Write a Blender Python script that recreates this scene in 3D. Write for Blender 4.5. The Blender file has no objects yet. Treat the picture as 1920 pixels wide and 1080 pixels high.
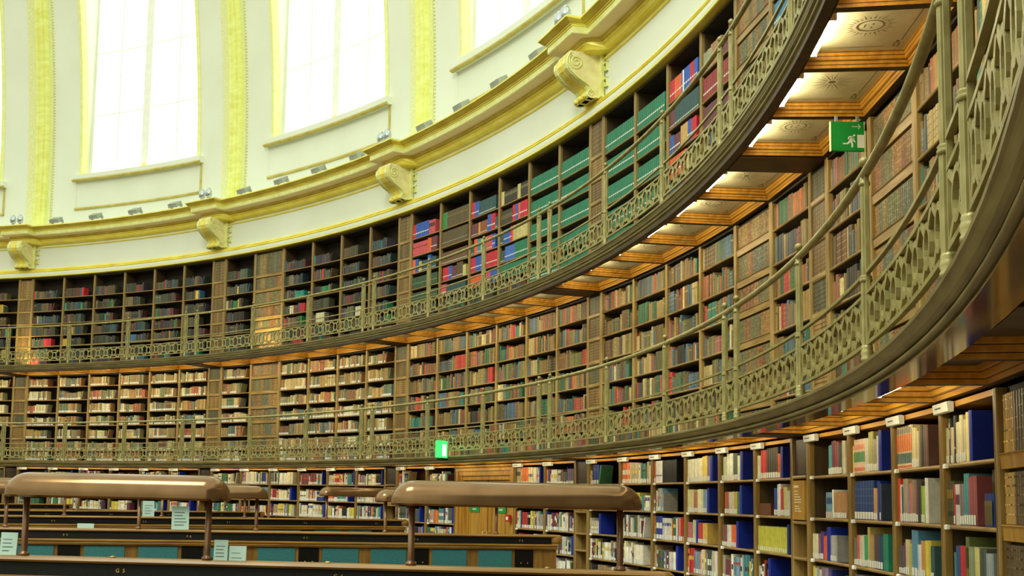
import bpy, math, random
from mathutils import Vector, Matrix
random.seed(7)
PI = math.pi
A0 = 1.5530
STEP = PI / 10.0            # twenty piers round the room
DP = 0.0335                 # half width of a pier, in pier spacings
SC = bpy.context.scene
COL = SC.collection
EYE = Vector((16.489, -9.7328, 1.70))
R1, R2, R0 = 20.0, 20.017, 19.8156
RAIL1, RAIL2 = 19.246, 19.218
ORD = ['zeroth', 'first', 'second', 'third', 'fourth', 'fifth', 'sixth', 'seventh', 'eighth', 'ninth', 'tenth', 'eleventh', 'twelfth',
       'thirteenth', 'fourteenth', 'fifteenth', 'sixteenth', 'seventeenth', 'eighteenth', 'nineteenth', 'twentieth', 'twenty-first',
       'twenty-second', 'twenty-third', 'twenty-fourth', 'twenty-fifth', 'twenty-sixth', 'twenty-seventh', 'twenty-eighth',
       'twenty-ninth', 'thirtieth', 'thirty-first', 'thirty-second', 'thirty-third', 'thirty-fourth', 'thirty-fifth', 'thirty-sixth',
       'thirty-seventh', 'thirty-eighth', 'thirty-ninth', 'fortieth']
LEVEL = {0: 'ground-floor', 1: 'lower-gallery', 2: 'upper-gallery'}


def ang(k):
    return A0 - k * STEP


def cyl(r, k, z):
    a = ang(k)
    return (r * math.cos(a), r * math.sin(a), z)


# ------------------------------------------------------------------ colour and materials
def lin(c):
    c = c / 255.0
    return c / 12.92 if c <= 0.04045 else ((c + 0.055) / 1.055) ** 2.4


def rgb(t):
    return (lin(t[0]), lin(t[1]), lin(t[2]), 1.0)


def new_mat(name):
    m = bpy.data.materials.new(name)
    m.use_nodes = True
    nt = m.node_tree
    b = nt.nodes['Principled BSDF']
    return m, nt, b


def mat(name, c1, c2=None, rough=0.5, metal=0.0, scale=(6, 6, 6), detail=4, bump=0.0, coords='Object', spec=0.4):
    m, nt, b = new_mat(name)
    b.inputs['Roughness'].default_value = rough
    b.inputs['Metallic'].default_value = metal
    b.inputs['Specular IOR Level'].default_value = spec
    if c2 is None:
        c2 = tuple(v * 0.86 for v in c1)
    tc = nt.nodes.new('ShaderNodeTexCoord')
    mp = nt.nodes.new('ShaderNodeMapping')
    mp.inputs['Scale'].default_value = scale
    nz = nt.nodes.new('ShaderNodeTexNoise')
    nz.inputs['Scale'].default_value = 1.0
    nz.inputs['Detail'].default_value = detail
    cr = nt.nodes.new('ShaderNodeValToRGB')
    cr.color_ramp.elements[0].position = 0.33
    cr.color_ramp.elements[1].position = 0.67
    cr.color_ramp.elements[0].color = rgb(c2)
    cr.color_ramp.elements[1].color = rgb(c1)
    nt.links.new(tc.outputs[coords], mp.inputs['Vector'])
    nt.links.new(mp.outputs['Vector'], nz.inputs['Vector'])
    nt.links.new(nz.outputs['Fac'], cr.inputs['Fac'])
    nt.links.new(cr.outputs['Color'], b.inputs['Base Color'])
    if bump:
        bp = nt.nodes.new('ShaderNodeBump')
        bp.inputs['Strength'].default_value = bump
        bp.inputs['Distance'].default_value = 0.01
        nt.links.new(nz.outputs['Fac'], bp.inputs['Height'])
        nt.links.new(bp.outputs['Normal'], b.inputs['Normal'])
    return m


def emit(name, c, s):
    m, nt, b = new_mat(name)
    nt.nodes.remove(b)
    e = nt.nodes.new('ShaderNodeEmission')
    e.inputs['Color'].default_value = rgb(c)
    e.inputs['Strength'].default_value = s
    nt.links.new(e.outputs[0], nt.nodes['Material Output'].inputs[0])
    return m


def book_mat(name, rough):
    m, nt, b = new_mat(name)
    b.inputs['Roughness'].default_value = rough
    b.inputs['Specular IOR Level'].default_value = 0.35
    at = nt.nodes.new('ShaderNodeAttribute')
    at.attribute_name = 'Col'
    tc = nt.nodes.new('ShaderNodeTexCoord')
    nz = nt.nodes.new('ShaderNodeTexNoise')
    nz.inputs['Scale'].default_value = 18
    nz.inputs['Detail'].default_value = 3
    mx = nt.nodes.new('ShaderNodeMix')
    mx.data_type = 'RGBA'
    mx.blend_type = 'MULTIPLY'
    mx.inputs['Factor'].default_value = 1.0
    mr = nt.nodes.new('ShaderNodeMapRange')
    mr.inputs['From Min'].default_value = 0.3
    mr.inputs['From Max'].default_value = 0.7
    mr.inputs['To Min'].default_value = 0.84
    mr.inputs['To Max'].default_value = 1.1
    nt.links.new(tc.outputs['Object'], nz.inputs['Vector'])
    nt.links.new(at.outputs['Color'], mx.inputs['A'])
    nt.links.new(nz.outputs['Fac'], mr.inputs['Value'])
    nt.links.new(mr.outputs['Result'], mx.inputs['B'])
    nt.links.new(mx.outputs['Result'], b.inputs['Base Color'])
    return m


M = {}
M['oak'] = mat('oak', (176, 146, 84), (132, 104, 52), 0.45, scale=(22, 22, 2.2))
M['oak_h'] = mat('oak_shelf', (182, 150, 88), (138, 106, 54), 0.4, scale=(2.2, 22, 22))
M['oak_g'] = mat('oak_ground_floor', (158, 126, 64), (118, 90, 42), 0.45, scale=(22, 22, 2.2))
M['case_shade'] = mat('case_shade', (84, 68, 40), (62, 48, 28), 0.6, scale=(20, 20, 2))  # darker than the oak: shade inside the cases put into the colour
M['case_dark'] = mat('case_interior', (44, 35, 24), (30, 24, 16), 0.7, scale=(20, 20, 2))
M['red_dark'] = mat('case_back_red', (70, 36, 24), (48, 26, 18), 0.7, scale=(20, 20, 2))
M['orange'] = mat('honey_oak', (216, 158, 58), (180, 120, 34), 0.4, scale=(2.5, 18, 18))
M['honey_d'] = mat('honey_oak_door', (196, 148, 58), (160, 112, 36), 0.4, scale=(18, 18, 1.6))
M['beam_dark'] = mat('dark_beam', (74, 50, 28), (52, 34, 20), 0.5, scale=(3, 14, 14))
M['coffer'] = mat('painted_panel', (214, 200, 158), (192, 176, 132), 0.6, scale=(5, 5, 5))
M['motif'] = mat('painted_brown', (112, 92, 56), (92, 74, 44), 0.6)
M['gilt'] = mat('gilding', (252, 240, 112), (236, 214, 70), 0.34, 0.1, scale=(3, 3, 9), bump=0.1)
M['gilt_w'] = mat('window_gilding', (240, 246, 168), (230, 234, 148), 0.45, 0.1, scale=(8, 8, 8))
M['gilt_p'] = mat('pale_gilding', (240, 244, 168), (226, 226, 132), 0.42, 0.1, scale=(8, 8, 8))
M['gilt_r'] = mat('rib_gilding', (242, 248, 158), (230, 232, 122), 0.42, 0.1, scale=(3, 3, 9))
M['fret'] = mat('gilt_fretwork', (236, 242, 188), (222, 224, 144), 0.5, 0.1, scale=(26, 26, 26), bump=0.5)
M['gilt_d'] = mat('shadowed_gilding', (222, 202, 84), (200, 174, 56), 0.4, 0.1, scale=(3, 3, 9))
M['sill_g'] = mat('sill_gilding', (206, 192, 104), (184, 166, 80), 0.45, 0.15, scale=(5, 5, 5))
M['cream'] = mat('cream_plaster', (233, 238, 220), (226, 231, 210), 0.8, scale=(0.7, 0.7, 0.7))
M['tan'] = mat('tan_plaster', (255, 240, 204), (250, 232, 192), 0.7, scale=(2, 2, 2))
M['stone'] = mat('stone_console', (244, 236, 180), (228, 214, 146), 0.5, scale=(9, 9, 9), bump=0.2)
M['iron'] = mat('bronze_painted_iron', (174, 164, 106), (140, 130, 76), 0.38, 0.25, scale=(9, 9, 9))
M['iron_d'] = mat('bronze_fascia', (142, 130, 82), (110, 98, 58), 0.38, 0.2, scale=(3, 3, 20))
M['plate'] = mat('polished_plate', (150, 126, 80), (128, 104, 64), 0.10, 0.75, scale=(3, 3, 3))
M['lamp'] = mat('bronze_lamp', (140, 108, 72), (122, 92, 60), 0.17, 0.65, scale=(5, 5, 5))
M['lamp_post'] = mat('copper_post', (140, 104, 74), (116, 82, 56), 0.3, 0.5, scale=(9, 9, 9))
M['white'] = mat('white_enamel', (250, 250, 242), (242, 242, 232), 0.5)
M['paper'] = mat('notice_paper', (196, 226, 214), (184, 214, 204), 0.7)
M['ink'] = mat('grey_print', (96, 110, 108), (80, 92, 92), 0.7)
M['ink_w'] = mat('white_print', (238, 230, 200), (228, 218, 186), 0.6)
M['leather_b'] = mat('black_leather', (16, 14, 11), (10, 9, 7), 0.55, scale=(60, 60, 60), bump=0.15, spec=0.2)
M['leather_t'] = mat('teal_leather', (58, 126, 128), (48, 108, 110), 0.6, scale=(60, 60, 60), bump=0.15)
M['desk'] = mat('desk_oak', (168, 126, 60), (130, 92, 38), 0.35, scale=(2.2, 22, 22))
M['desk_v'] = mat('desk_oak_upright', (150, 112, 52), (118, 84, 34), 0.4, scale=(20, 20, 2.2))
M['gold_ink'] = mat('gold_lettering', (214, 180, 90), (190, 156, 70), 0.4, 0.4)
M['green'] = mat('sign_green', (16, 150, 66), (12, 136, 58), 0.45)
M['red'] = mat('alarm_red', (186, 40, 34), (160, 30, 28), 0.45)
M['grey'] = mat('grey_metal', (168, 174, 160), (146, 152, 140), 0.4, 0.2)
M['chrome'] = mat('chrome', (205, 212, 214), (176, 184, 188), 0.12, 0.9)
M['floor'] = mat('floor_cork', (120, 96, 64), (96, 76, 50), 0.6, scale=(2, 2, 2))
M['lino'] = mat('gallery_floor', (96, 78, 52), (78, 62, 40), 0.6, scale=(3, 3, 3))
M['book'] = book_mat('book_cloth', 0.5)
M['false'] = book_mat('false_spines', 0.45)
M['tube_l'] = emit('added_tube_glow', (255, 246, 200), 24.0)  # for unseen tubes added to light the ground-floor shelves
M['tube'] = emit('fluorescent_glow', (255, 250, 210), 52.0)
M['glass'] = emit('daylit_glass', (246, 255, 242), 2.4)
M['exit_glow'] = emit('exit_glow', (70, 255, 110), 1.6)
M['exit_white'] = emit('exit_white_glow', (215, 255, 215), 2.2)


# ------------------------------------------------------------------ mesh helpers
class MB:
    def __init__(s):
        s.v = []
        s.f = []
        s.c = []
        s.sm = []

    def face(s, idx, col=None, smooth=False):
        s.f.append(tuple(idx))
        s.c.append(col)
        s.sm.append(smooth)

    def pts(s, ps):
        b = len(s.v)
        s.v.extend(tuple(p) for p in ps)
        return b

    def box(s, x0, x1, y0, y1, z0, z1, col=None):
        b = s.pts([(x0, y0, z0), (x1, y0, z0), (x1, y1, z0), (x0, y1, z0), (x0, y0, z1), (x1, y0, z1), (x1, y1, z1), (x0, y1, z1)])
        for q in ((0, 3, 2, 1), (4, 5, 6, 7), (0, 1, 5, 4), (1, 2, 6, 5), (2, 3, 7, 6), (3, 0, 4, 7)):
            s.face([b + i for i in q], col)

    def quad(s, p, col=None):
        b = s.pts(p)
        s.face(range(b, b + len(p)), col)

    def prism(s, poly, fn, t0, t1, col=None, smooth=False):
        """poly of (a, b); fn(a, b, t) -> xyz; extruded from t0 to t1 with caps"""
        n = len(poly)
        b = s.pts([fn(a, c, t0) for a, c in poly] + [fn(a, c, t1) for a, c in poly])
        for i in range(n):
            j = (i + 1) % n
            s.face((b + i, b + j, b + n + j, b + n + i), col, smooth)
        s.face(range(b + n - 1, b - 1, -1), col)
        s.face(range(b + n, b + 2 * n), col)

    def extx(s, prof, x0, x1, col=None, smooth=False):
        """profile of (y, z) run along x"""
        s.prism(prof, lambda a, c, t: (t, a, c), x0, x1, col, smooth)

    def extz(s, prof, z0, z1, col=None, smooth=False):
        """outline of (x, y) run along z"""
        s.prism(prof, lambda a, c, t: (a, c, t), z0, z1, col, smooth)

    def lathe(s, prof, n=12, org=(0, 0, 0), smooth=True):
        """prof of (r, z) turned about z"""
        b = len(s.v)
        for r, z in prof:
            for i in range(n):
                a = 2 * PI * i / n
                s.v.append((org[0] + r * math.cos(a), org[1] + r * math.sin(a), org[2] + z))
        for q in range(len(prof) - 1):
            for i in range(n):
                j = (i + 1) % n
                s.face((b + q * n + i, b + q * n + j, b + (q + 1) * n + j, b + (q + 1) * n + i), None, smooth)
        s.face([b + i for i in range(n - 1, -1, -1)])
        s.face([b + (len(prof) - 1) * n + i for i in range(n)])

    def tube(s, path, r, n=8, smooth=True):
        b = len(s.v)
        m = len(path)
        P = [Vector(p) for p in path]
        for i in range(m):
            t = (P[min(i + 1, m - 1)] - P[max(i - 1, 0)]).normalized()
            up = Vector((0, 0, 1)) if abs(t.z) < 0.9 else Vector((1, 0, 0))
            u = t.cross(up).normalized()
            w = u.cross(t)
            for q in range(n):
                a = 2 * PI * q / n
                s.v.append(tuple(P[i] + u * (r * math.cos(a)) + w * (r * math.sin(a))))
        for i in range(m - 1):
            for q in range(n):
                j = (q + 1) % n
                s.face((b + i * n + q, b + i * n + j, b + (i + 1) * n + j, b + (i + 1) * n + q), None, smooth)
        s.face([b + q for q in range(n)])
        s.face([b + (m - 1) * n + q for q in range(n - 1, -1, -1)])

    def ring(s, prof, k0, k1, n, closed=True, smooth=False, caps=True):
        """profile of (r, z) swept round the room from pier number k0 to k1"""
        b = len(s.v)
        m = len(prof)
        for i in range(n + 1):
            k = k0 + (k1 - k0) * i / n
            for r, z in prof:
                s.v.append(cyl(r, k, z))
        e = m if closed else m - 1
        for i in range(n):
            for q in range(e):
                j = (q + 1) % m
                s.face((b + i * m + q, b + (i + 1) * m + q, b + (i + 1) * m + j, b + i * m + j), None, smooth)
        if closed and caps:
            s.face([b + q for q in range(m)])
            s.face([b + n * m + q for q in range(m - 1, -1, -1)])

    def sphere(s, c, r, n=10, sq=(1, 1, 1)):
        prof = []
        for i in range(n // 2 + 1):
            a = -PI / 2 + PI * i / (n // 2)
            prof.append((max(r * math.cos(a), 1e-4) * sq[0], r * math.sin(a) * sq[2]))
        s.lathe(prof, n, c)

    def mesh(s, name, material):
        me = bpy.data.meshes.new(name)
        me.from_pydata(s.v, [], s.f)
        me.materials.append(material)
        me.polygons.foreach_set('use_smooth', s.sm)
        if any(c is not None for c in s.c):
            at = me.color_attributes.new('Col', 'FLOAT_COLOR', 'CORNER')
            buf = []
            for p, c in zip(s.f, s.c):
                q = rgb(c) if c is not None else (0.2, 0.2, 0.2, 1)
                buf.extend(q * len(p))
            at.data.foreach_set('color', buf)
        me.update()
        return me

    def build(s, name, material, parent=None):
        return link(name, s.mesh(name, material), parent)


def link(name, data, parent=None):
    o = bpy.data.objects.new(name, data)
    COL.objects.link(o)
    if parent is not None:
        o.parent = parent
    return o


def tag(o, label, cat, group=None):
    o['label'] = label
    o['category'] = cat
    if group:
        o['group'] = group
    return o


def thing(name, label, cat, loc=(0, 0, 0), rz=0.0, group=None):
    o = link(name, None)
    o.empty_display_size = 0.1
    o.location = loc
    o.rotation_euler = (0, 0, rz)
    return tag(o, label, cat, group)


def structure(o):
    o['kind'] = 'structure'
    return o


def part(name, data, parent, label=None):
    o = link(name, data, parent)
    if label:
        o['label'] = label
    return o


def frame_at(k, r):
    """a wall-facing frame: local x runs along the wall (to the right as seen from the room), local y goes into the wall"""
    a = ang(k)
    return (r * math.cos(a), r * math.sin(a), 0.0), a - PI / 2


HS = (1 - 2 * DP) / 12.0     # half a bay in pier spacings


def bay_k(k, j):
    return k + DP + HS * (2 * j + 1)


# ------------------------------------------------------------------ camera, world
cd = bpy.data.cameras.new('camera')
cam = link('camera', cd)
cd.sensor_width = 36.0
cd.lens = 36.0 * 2087.8085 / 1920.0
cd.shift_x = 198.6302 / 1920.0
cd.shift_y = 192.9089 / 1920.0
cd.clip_start = 0.05
PITCH, ROLL = 0.0971, 0.0225
r0 = Vector((1, 0, 0))
d0 = Vector((0, math.cos(PITCH), math.sin(PITCH)))
u0 = Vector((0, -math.sin(PITCH), math.cos(PITCH)))
cr_, sr_ = math.cos(ROLL), math.sin(ROLL)
rx = r0 * cr_ + u0 * sr_
ux = r0 * -sr_ + u0 * cr_
mw = Matrix((rx, ux, -d0)).transposed().to_4x4()
mw.translation = EYE
cam.matrix_world = mw
SC.camera = cam


def project(p):
    d = Vector(p) - EYE
    z = d.dot(d0)
    if z < 0.2:
        return None
    return (960 + 2087.8 * d.dot(rx) / z - 198.63, 540 - 2087.8 * d.dot(ux) / z + 192.91, z)


w = bpy.data.worlds.new('world')
SC.world = w
w.use_nodes = True
bg = w.node_tree.nodes['Background']
bg.inputs['Color'].default_value = (1.0, 0.98, 0.76, 1)
bg.inputs['Strength'].default_value = 1.5
wt = w.node_tree
wtc = wt.nodes.new('ShaderNodeTexCoord')
wsx = wt.nodes.new('ShaderNodeSeparateXYZ')
wcr = wt.nodes.new('ShaderNodeValToRGB')
el = wcr.color_ramp.elements
el[0].position, el[0].color = 0.0, (.62, .61, .42, 1)
el[1].position, el[1].color = 1.0, (.94, 1.0, .84, 1)
for pos, colr in ((.38, (.62, .61, .42, 1)), (.49, (.33, .32, .20, 1)), (.59, (.44, .45, .30, 1)), (.65, (.92, .98, .80, 1))):
    e_ = el.new(pos)
    e_.color = colr
wmr = wt.nodes.new('ShaderNodeMapRange')
wmr.inputs['From Min'].default_value = -1.0
wt.links.new(wsx.outputs['Z'], wmr.inputs['Value'])
wt.links.new(wmr.outputs['Result'], wcr.inputs['Fac'])
wt.links.new(wtc.outputs['Generated'], wsx.inputs[0])
wt.links.new(wcr.outputs['Color'], bg.inputs['Color'])
SC.view_settings.view_transform = 'Standard'
SC.view_settings.look = 'None'
SC.view_settings.exposure = 0.0
SC.cycles.use_denoising = True
SC.cycles.max_bounces = 6
SC.cycles.diffuse_bounces = 3
SC.cycles.sample_clamp_indirect = 4.0

# ------------------------------------------------------------------ setting: floor, walls
KA, KB = 0.55, 7.1
fl = MB()
n = 80
c = fl.pts([(0, 0, 0)])
rim = fl.pts([cyl(20.6, 20.0 * i / n, 0) for i in range(n)])
for i in range(n):
    fl.face((c, rim + (i + 1) % n, rim + i))
structure(fl.build('floor', M['floor']))
wb = MB()
wb.ring([(20.46, -0.02), (20.56, -0.02), (20.56, 7.6), (20.46, 7.6)], KA - 0.1, KB + 0.1, 90)
structure(wb.build('wall_back', M['case_dark']))
for nm, zf, ra in (('floor_lower', 2.425, 19.30), ('floor_upper', 4.83, 19.28)):
    g = MB()
    g.ring([(ra, zf - 0.03), (20.44, zf - 0.03), (20.44, zf), (ra, zf)], KA, KB if zf < 3 else 7.0, 90)
    structure(g.build(nm, M['lino']))
# bronze fascias at the gallery edges
def arc(cx, cz, r, a0, a1, n):
    return [(cx + r * math.cos(a0 + (a1 - a0) * i / n), cz + r * math.sin(a0 + (a1 - a0) * i / n)) for i in range(n + 1)]
t1 = structure(link('trim_1', None))
g = MB()
g.ring([(19.298, 2.425), (19.222, 2.427), (19.214, 2.42), (19.214, 2.404), (19.222, 2.396)] + [(19.227, 2.388), (19.236, 2.372), (19.246, 2.362), (19.256, 2.358), (19.272, 2.357), (19.272, 2.351), (19.258, 2.349)]
       + arc(19.263, 2.337, 0.0125, PI * 0.55, PI * 1.45, 6) + [(19.276, 2.322), (19.276, 2.312), (19.298, 2.312)], KA, KB, 120)
g.build('fascia_moulding', M['iron_d'], t1)
g = MB()
g.ring([(19.268, 2.302), (19.40, 2.302), (19.40, 2.40), (19.385, 2.40), (19.385, 2.310), (19.268, 2.310)], KA, KB, 120)
g.build('polished_lip', M['plate'], t1)
t2 = structure(link('trim_2', None))
g = MB()
g.ring([(19.278, 4.832), (19.172, 4.834), (19.160, 4.828), (19.160, 4.806), (19.172, 4.798), (19.178, 4.778)] + arc(19.190, 4.764, 0.013, PI * 0.55, PI * 1.45, 5)
       + [(19.198, 4.744)] + arc(19.206, 4.728, 0.016, PI * 0.5, PI * 1.5, 6) + [(19.212, 4.704), (19.216, 4.690), (19.278, 4.690)], KA, 7.0, 120)
g.build('fascia_moulding', M['iron_d'], t2)
g = MB()
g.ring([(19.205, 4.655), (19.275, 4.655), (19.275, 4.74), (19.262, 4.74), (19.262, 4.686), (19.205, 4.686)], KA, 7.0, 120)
g.build('dark_lip', M['beam_dark'], t2)  # dark flat underside at the gallery edge

# ------------------------------------------------------------------ coffered ceilings under the galleries
TH = math.tan(HS * STEP)


def coffer_parts(ra, rb, zb, depth, oa, ob, steps):
    """meshes in a bay frame whose origin is the room axis: y is the radius"""
    beam, fr, pn, gv = MB(), MB(), MB(), MB()
    def quadring(y0, y1, yy0, yy1, z, mb, m0, m1):
        # outer trapezium minus inner one at height z
        o = [(-y0 * TH + m0, y0), (y0 * TH - m0, y0), (y1 * TH - m0, y1), (-y1 * TH + m0, y1)]
        i = [(-yy0 * TH + m1, yy0), (yy0 * TH - m1, yy0), (yy1 * TH - m1, yy1), (-yy1 * TH + m1, yy1)]
        for q in range(4):
            j = (q + 1) % 4
            mb.quad([(*o[q], z), (*o[j], z), (*i[j], z), (*i[q], z)])
        return i
    quadring(ra, rb, oa, ob, zb, beam, -0.002, 0.035)
    # solid back so that nothing shows through
    beam.quad([(-ra * TH, ra, zb + depth + 0.03), (ra * TH, ra, zb + depth + 0.03), (rb * TH, rb, zb + depth + 0.03), (-rb * TH, rb, zb + depth + 0.03)])
    dz = depth / steps
    m = 0.035
    y0, y1 = oa, ob
    for s_ in range(steps):
        z0, z1 = zb + dz * s_, zb + dz * (s_ + 1)
        i0 = [(-y0 * TH + m, y0), (y0 * TH - m, y0), (y1 * TH - m, y1), (-y1 * TH + m, y1)]
        # a sloping face with painted groove shade, then a ledge
        my, mm = 0.012, m + 0.012
        i1 = [(-y0 * TH + mm, y0), (y0 * TH - mm, y0), ((y1 - my) * TH - mm, y1 - my), (-(y1 - my) * TH + mm, y1 - my)]
        for q in range(4):
            j = (q + 1) % 4
            fr.quad([(*i0[q], z0), (*i0[j], z0), (*i1[j], z1 - 0.004), (*i1[q], z1 - 0.004)])
        # groove shade, painted as dark strips part way up each step
        for f in ((0.46, 0.97) if steps == 2 else (0.96,)):
            zz = z0 + (z1 - 0.004 - z0) * f
            for q in (1, 2, 3):
                j = (q + 1) % 4
                pa = [i0[q][c_] + (i1[q][c_] - i0[q][c_]) * f for c_ in (0, 1)]
                pb = [i0[j][c_] + (i1[j][c_] - i0[j][c_]) * f for c_ in (0, 1)]
                cx, cy = 0.0, (y0 + y1) / 2
                sh = lambda p_: (p_[0] * 0.997, p_[1] + (cy - p_[1]) * 0.004)
                pa, pb = sh(pa), sh(pb)
                gv.quad([(*pa, zz - .0025), (*pb, zz - .0025), (*pb, zz + .0025), (*pa, zz + .0025)])
        m2 = mm + 0.014
        y1 = y1 - my - 0.014
        i2 = [(-y0 * TH + m2, y0), (y0 * TH - m2, y0), (y1 * TH - m2, y1), (-y1 * TH + m2, y1)]
        for q in range(4):
            j = (q + 1) % 4
            fr.quad([(*i1[q], z1 - 0.004), (*i1[j], z1 - 0.004), (*i2[j], z1), (*i2[q], z1)])
        m = m2
    pn.quad([(-y0 * TH + m, y0, zb + depth), (y0 * TH - m, y0, zb + depth), (y1 * TH - m, y1, zb + depth), (-y1 * TH + m, y1, zb + depth)])
    return beam, fr, pn, gv, (y0, y1, m)


def sun_mesh(kind, cy, z):
    mb = MB()
    if kind == 0:
        for rr, ww in ((0.075, 0.010),):
            for i in range(28):
                a0, a1 = 2 * PI * i / 28, 2 * PI * (i + 1) / 28
                mb.quad([((rr + e) * math.cos(a), cy + (rr + e) * math.sin(a), z) for a, e in ((a0, 0), (a1, 0), (a1, ww), (a0, ww))])
        for i in range(28):
            a = 2 * PI * i / 28
            L = 0.175 if i % 2 == 0 else 0.145
            da = 0.045
            mb.quad([(0.108 * math.cos(a - da), cy + 0.108 * math.sin(a - da), z), (0.108 * math.cos(a + da), cy + 0.108 * math.sin(a + da), z),
                     (L * math.cos(a), cy + L * math.sin(a), z)])
        for sx in (-0.028, 0.028):
            mb.quad([(sx + 0.012 * math.cos(t), cy + 0.012 + 0.007 * math.sin(t), z) for t in (0, 1, 2, 3, 4, 5)])
        mb.quad([(-0.03, cy - 0.03, z), (0.03, cy - 0.03, z), (0.02, cy - 0.038, z), (-0.02, cy - 0.038, z)])
    else:
        mb.quad([(0.026 * math.cos(2 * PI * i / 14), cy + 0.026 * math.sin(2 * PI * i / 14), z) for i in range(14)])
        for i in range(24):
            a = 2 * PI * i / 24
            L, da, ri = ((0.185, 0.085, 0.040) if i % 2 == 0 else (0.15, 0.03, 0.055))
            mb.quad([(ri * math.cos(a - da), cy + ri * math.sin(a - da), z), (ri * 1.9 * math.cos(a - da * 0.7), cy + ri * 1.9 * math.sin(a - da * 0.7), z), (L * math.cos(a), cy + L * math.sin(a), z),
                     (ri * 1.9 * math.cos(a + da * 0.7), cy + ri * 1.9 * math.sin(a + da * 0.7), z), (ri * math.cos(a + da), cy + ri * math.sin(a + da), z)])
    return mb.mesh('sun_motif', M['motif'])


def border_mesh(y0, y1, m, z):
    mb = MB()
    e, t = 0.045, 0.006
    xa, xb = -y0 * TH + m + e, y0 * TH - m - e
    ya, yb = y0 + e, y1 - e
    for (a, b, c_, d_) in ((xa + 0.1, xb - 0.1, ya, ya + t), (xa + 0.1, xb - 0.1, yb - t, yb), (xa, xa + t, ya + 0.09, yb - 0.09), (xb - t, xb, ya + 0.09, yb - 0.09)):
        mb.quad([(a, c_, z), (b, c_, z), (b, d_, z), (a, d_, z)])
    for sx, sy in ((1, 1), (1, -1), (-1, 1), (-1, -1)):
        cx = xa if sx > 0 else xb
        cy = ya if sy > 0 else yb
        for (ox, oy, lx, ly) in ((0.0, 0.0, 0.055, t * 1.3), (0.0, 0.0, t * 1.3, 0.04), (0.055, 0.0, t * 1.3, 0.03), (0.02, 0.03, 0.04, t * 1.3), (0.075, 0.012, 0.02, 0.022)):
            a, b = cx + sx * ox, cx + sx * (ox + lx)
            c_, d_ = cy + sy * oy, cy + sy * (oy + ly)
            mb.quad([(a, c_, z), (b, c_, z), (b, d_, z), (a, d_, z)])
    return mb.mesh('painted_border', M['motif'])


def make_ceiling(name, ra, rb, zb, depth, oa, ob, steps, bays, piers, motif, panel_mat):
    root = structure(link(name, None))
    b, f, p, gv, (y0, y1, m) = coffer_parts(ra, rb, zb, depth, oa, ob, steps)
    gm = gv.mesh('groove_shade', M['beam_dark'])
    bm_, fm, pm = b.mesh('coffer_beam', M['beam_dark']), f.mesh('coffer_frame', M['orange']), p.mesh('coffer_panel', panel_mat)
    cy = (y0 + y1) / 2
    suns = [sun_mesh(0, cy + 0.01, zb + depth - 0.002), sun_mesh(1, cy + 0.01, zb + depth - 0.002)]
    bord = border_mesh(y0, y1, m, zb + depth - 0.002)
    for i, (k, j) in enumerate(bays):
        rz = ang(bay_k(k, j)) - PI / 2
        for nm, me in (('coffer_beam', bm_), ('coffer_frame', fm), ('groove_shade', gm), ('coffer_panel', pm)):
            part(nm, me, root).rotation_euler = (0, 0, rz)
        if motif:
            part('sun_motif', suns[(i + motif) % 2], root).rotation_euler = (0, 0, rz)
            part('painted_border', bord, root).rotation_euler = (0, 0, rz)
    for k in piers:
        g = MB()
        g.ring([(ra, zb - 0.012), (rb, zb - 0.012), (rb, zb + 0.12), (ra, zb + 0.12)], k - DP, k + DP, 2)
        g.build('pier_beam', M['beam_dark'], root)


BAYS = [(0, 4), (0, 5)] + [(k, j) for k in range(1, 6) for j in range(6)] + [(6, 0), (6, 1), (6, 2), (6, 3)]
make_ceiling('ceiling_upper', 19.276, 20.02, 4.655, 0.10, 19.281, 19.955, 2, BAYS, range(1, 7), 2, M['coffer'])
make_ceiling('ceiling_lower', 19.402, 19.83, 2.312, 0.092, 19.407, 19.775, 3, BAYS, range(1, 7), 0, M['coffer'])

# ------------------------------------------------------------------ fluorescent tubes, with unseen ones added to light the ground floor
fix = MB()
fix.box(-0.31, 0.31, 19.288, 19.318, 4.722, 4.748)
fixm = fix.mesh('housing', M['white'])
tb = MB()
tb.tube([(-0.285, 19.309, 4.699), (0.285, 19.309, 4.699)], 0.0225, 10)
tubem = tb.mesh('tube', M['tube'])
tubem_l = tb.mesh('tube', M['tube_l'])
cp = MB()
for s_ in (-1, 1):
    cp.box(s_ * 0.287 - 0.012, s_ * 0.287 + 0.012, 19.2865, 19.332, 4.676, 4.722)
capm = cp.mesh('end_cap', M['white'])
for k, j in BAYS:
    if k == 6:
        continue
    where = f'{ORD[j + 1]} coffer after the {ORD[k]} pier' if k else f'coffer {["second", "first"][j - 4]} before the first pier'
    for up in (1, 0):
        if not up and k == 5 and j >= 4:
            continue
        t = thing('fluorescent_tube', f'white fluorescent tube {"under the upper gallery" if up else "added unseen under the lower gallery"}, {where}', 'light', (0, 0, 0), 0,
                  'fluorescent tubes under the galleries')
        t.rotation_euler = (0, 0, ang(bay_k(k, j)) - PI / 2)
        if not up:
            t.location = (0.127 * math.cos(ang(bay_k(k, j))), 0.127 * math.sin(ang(bay_k(k, j))), 2.364 - 4.72)
        part('housing', fixm, t)
        part('tube', tubem if up else tubem_l, t)
        part('end_cap', capm, t)

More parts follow.
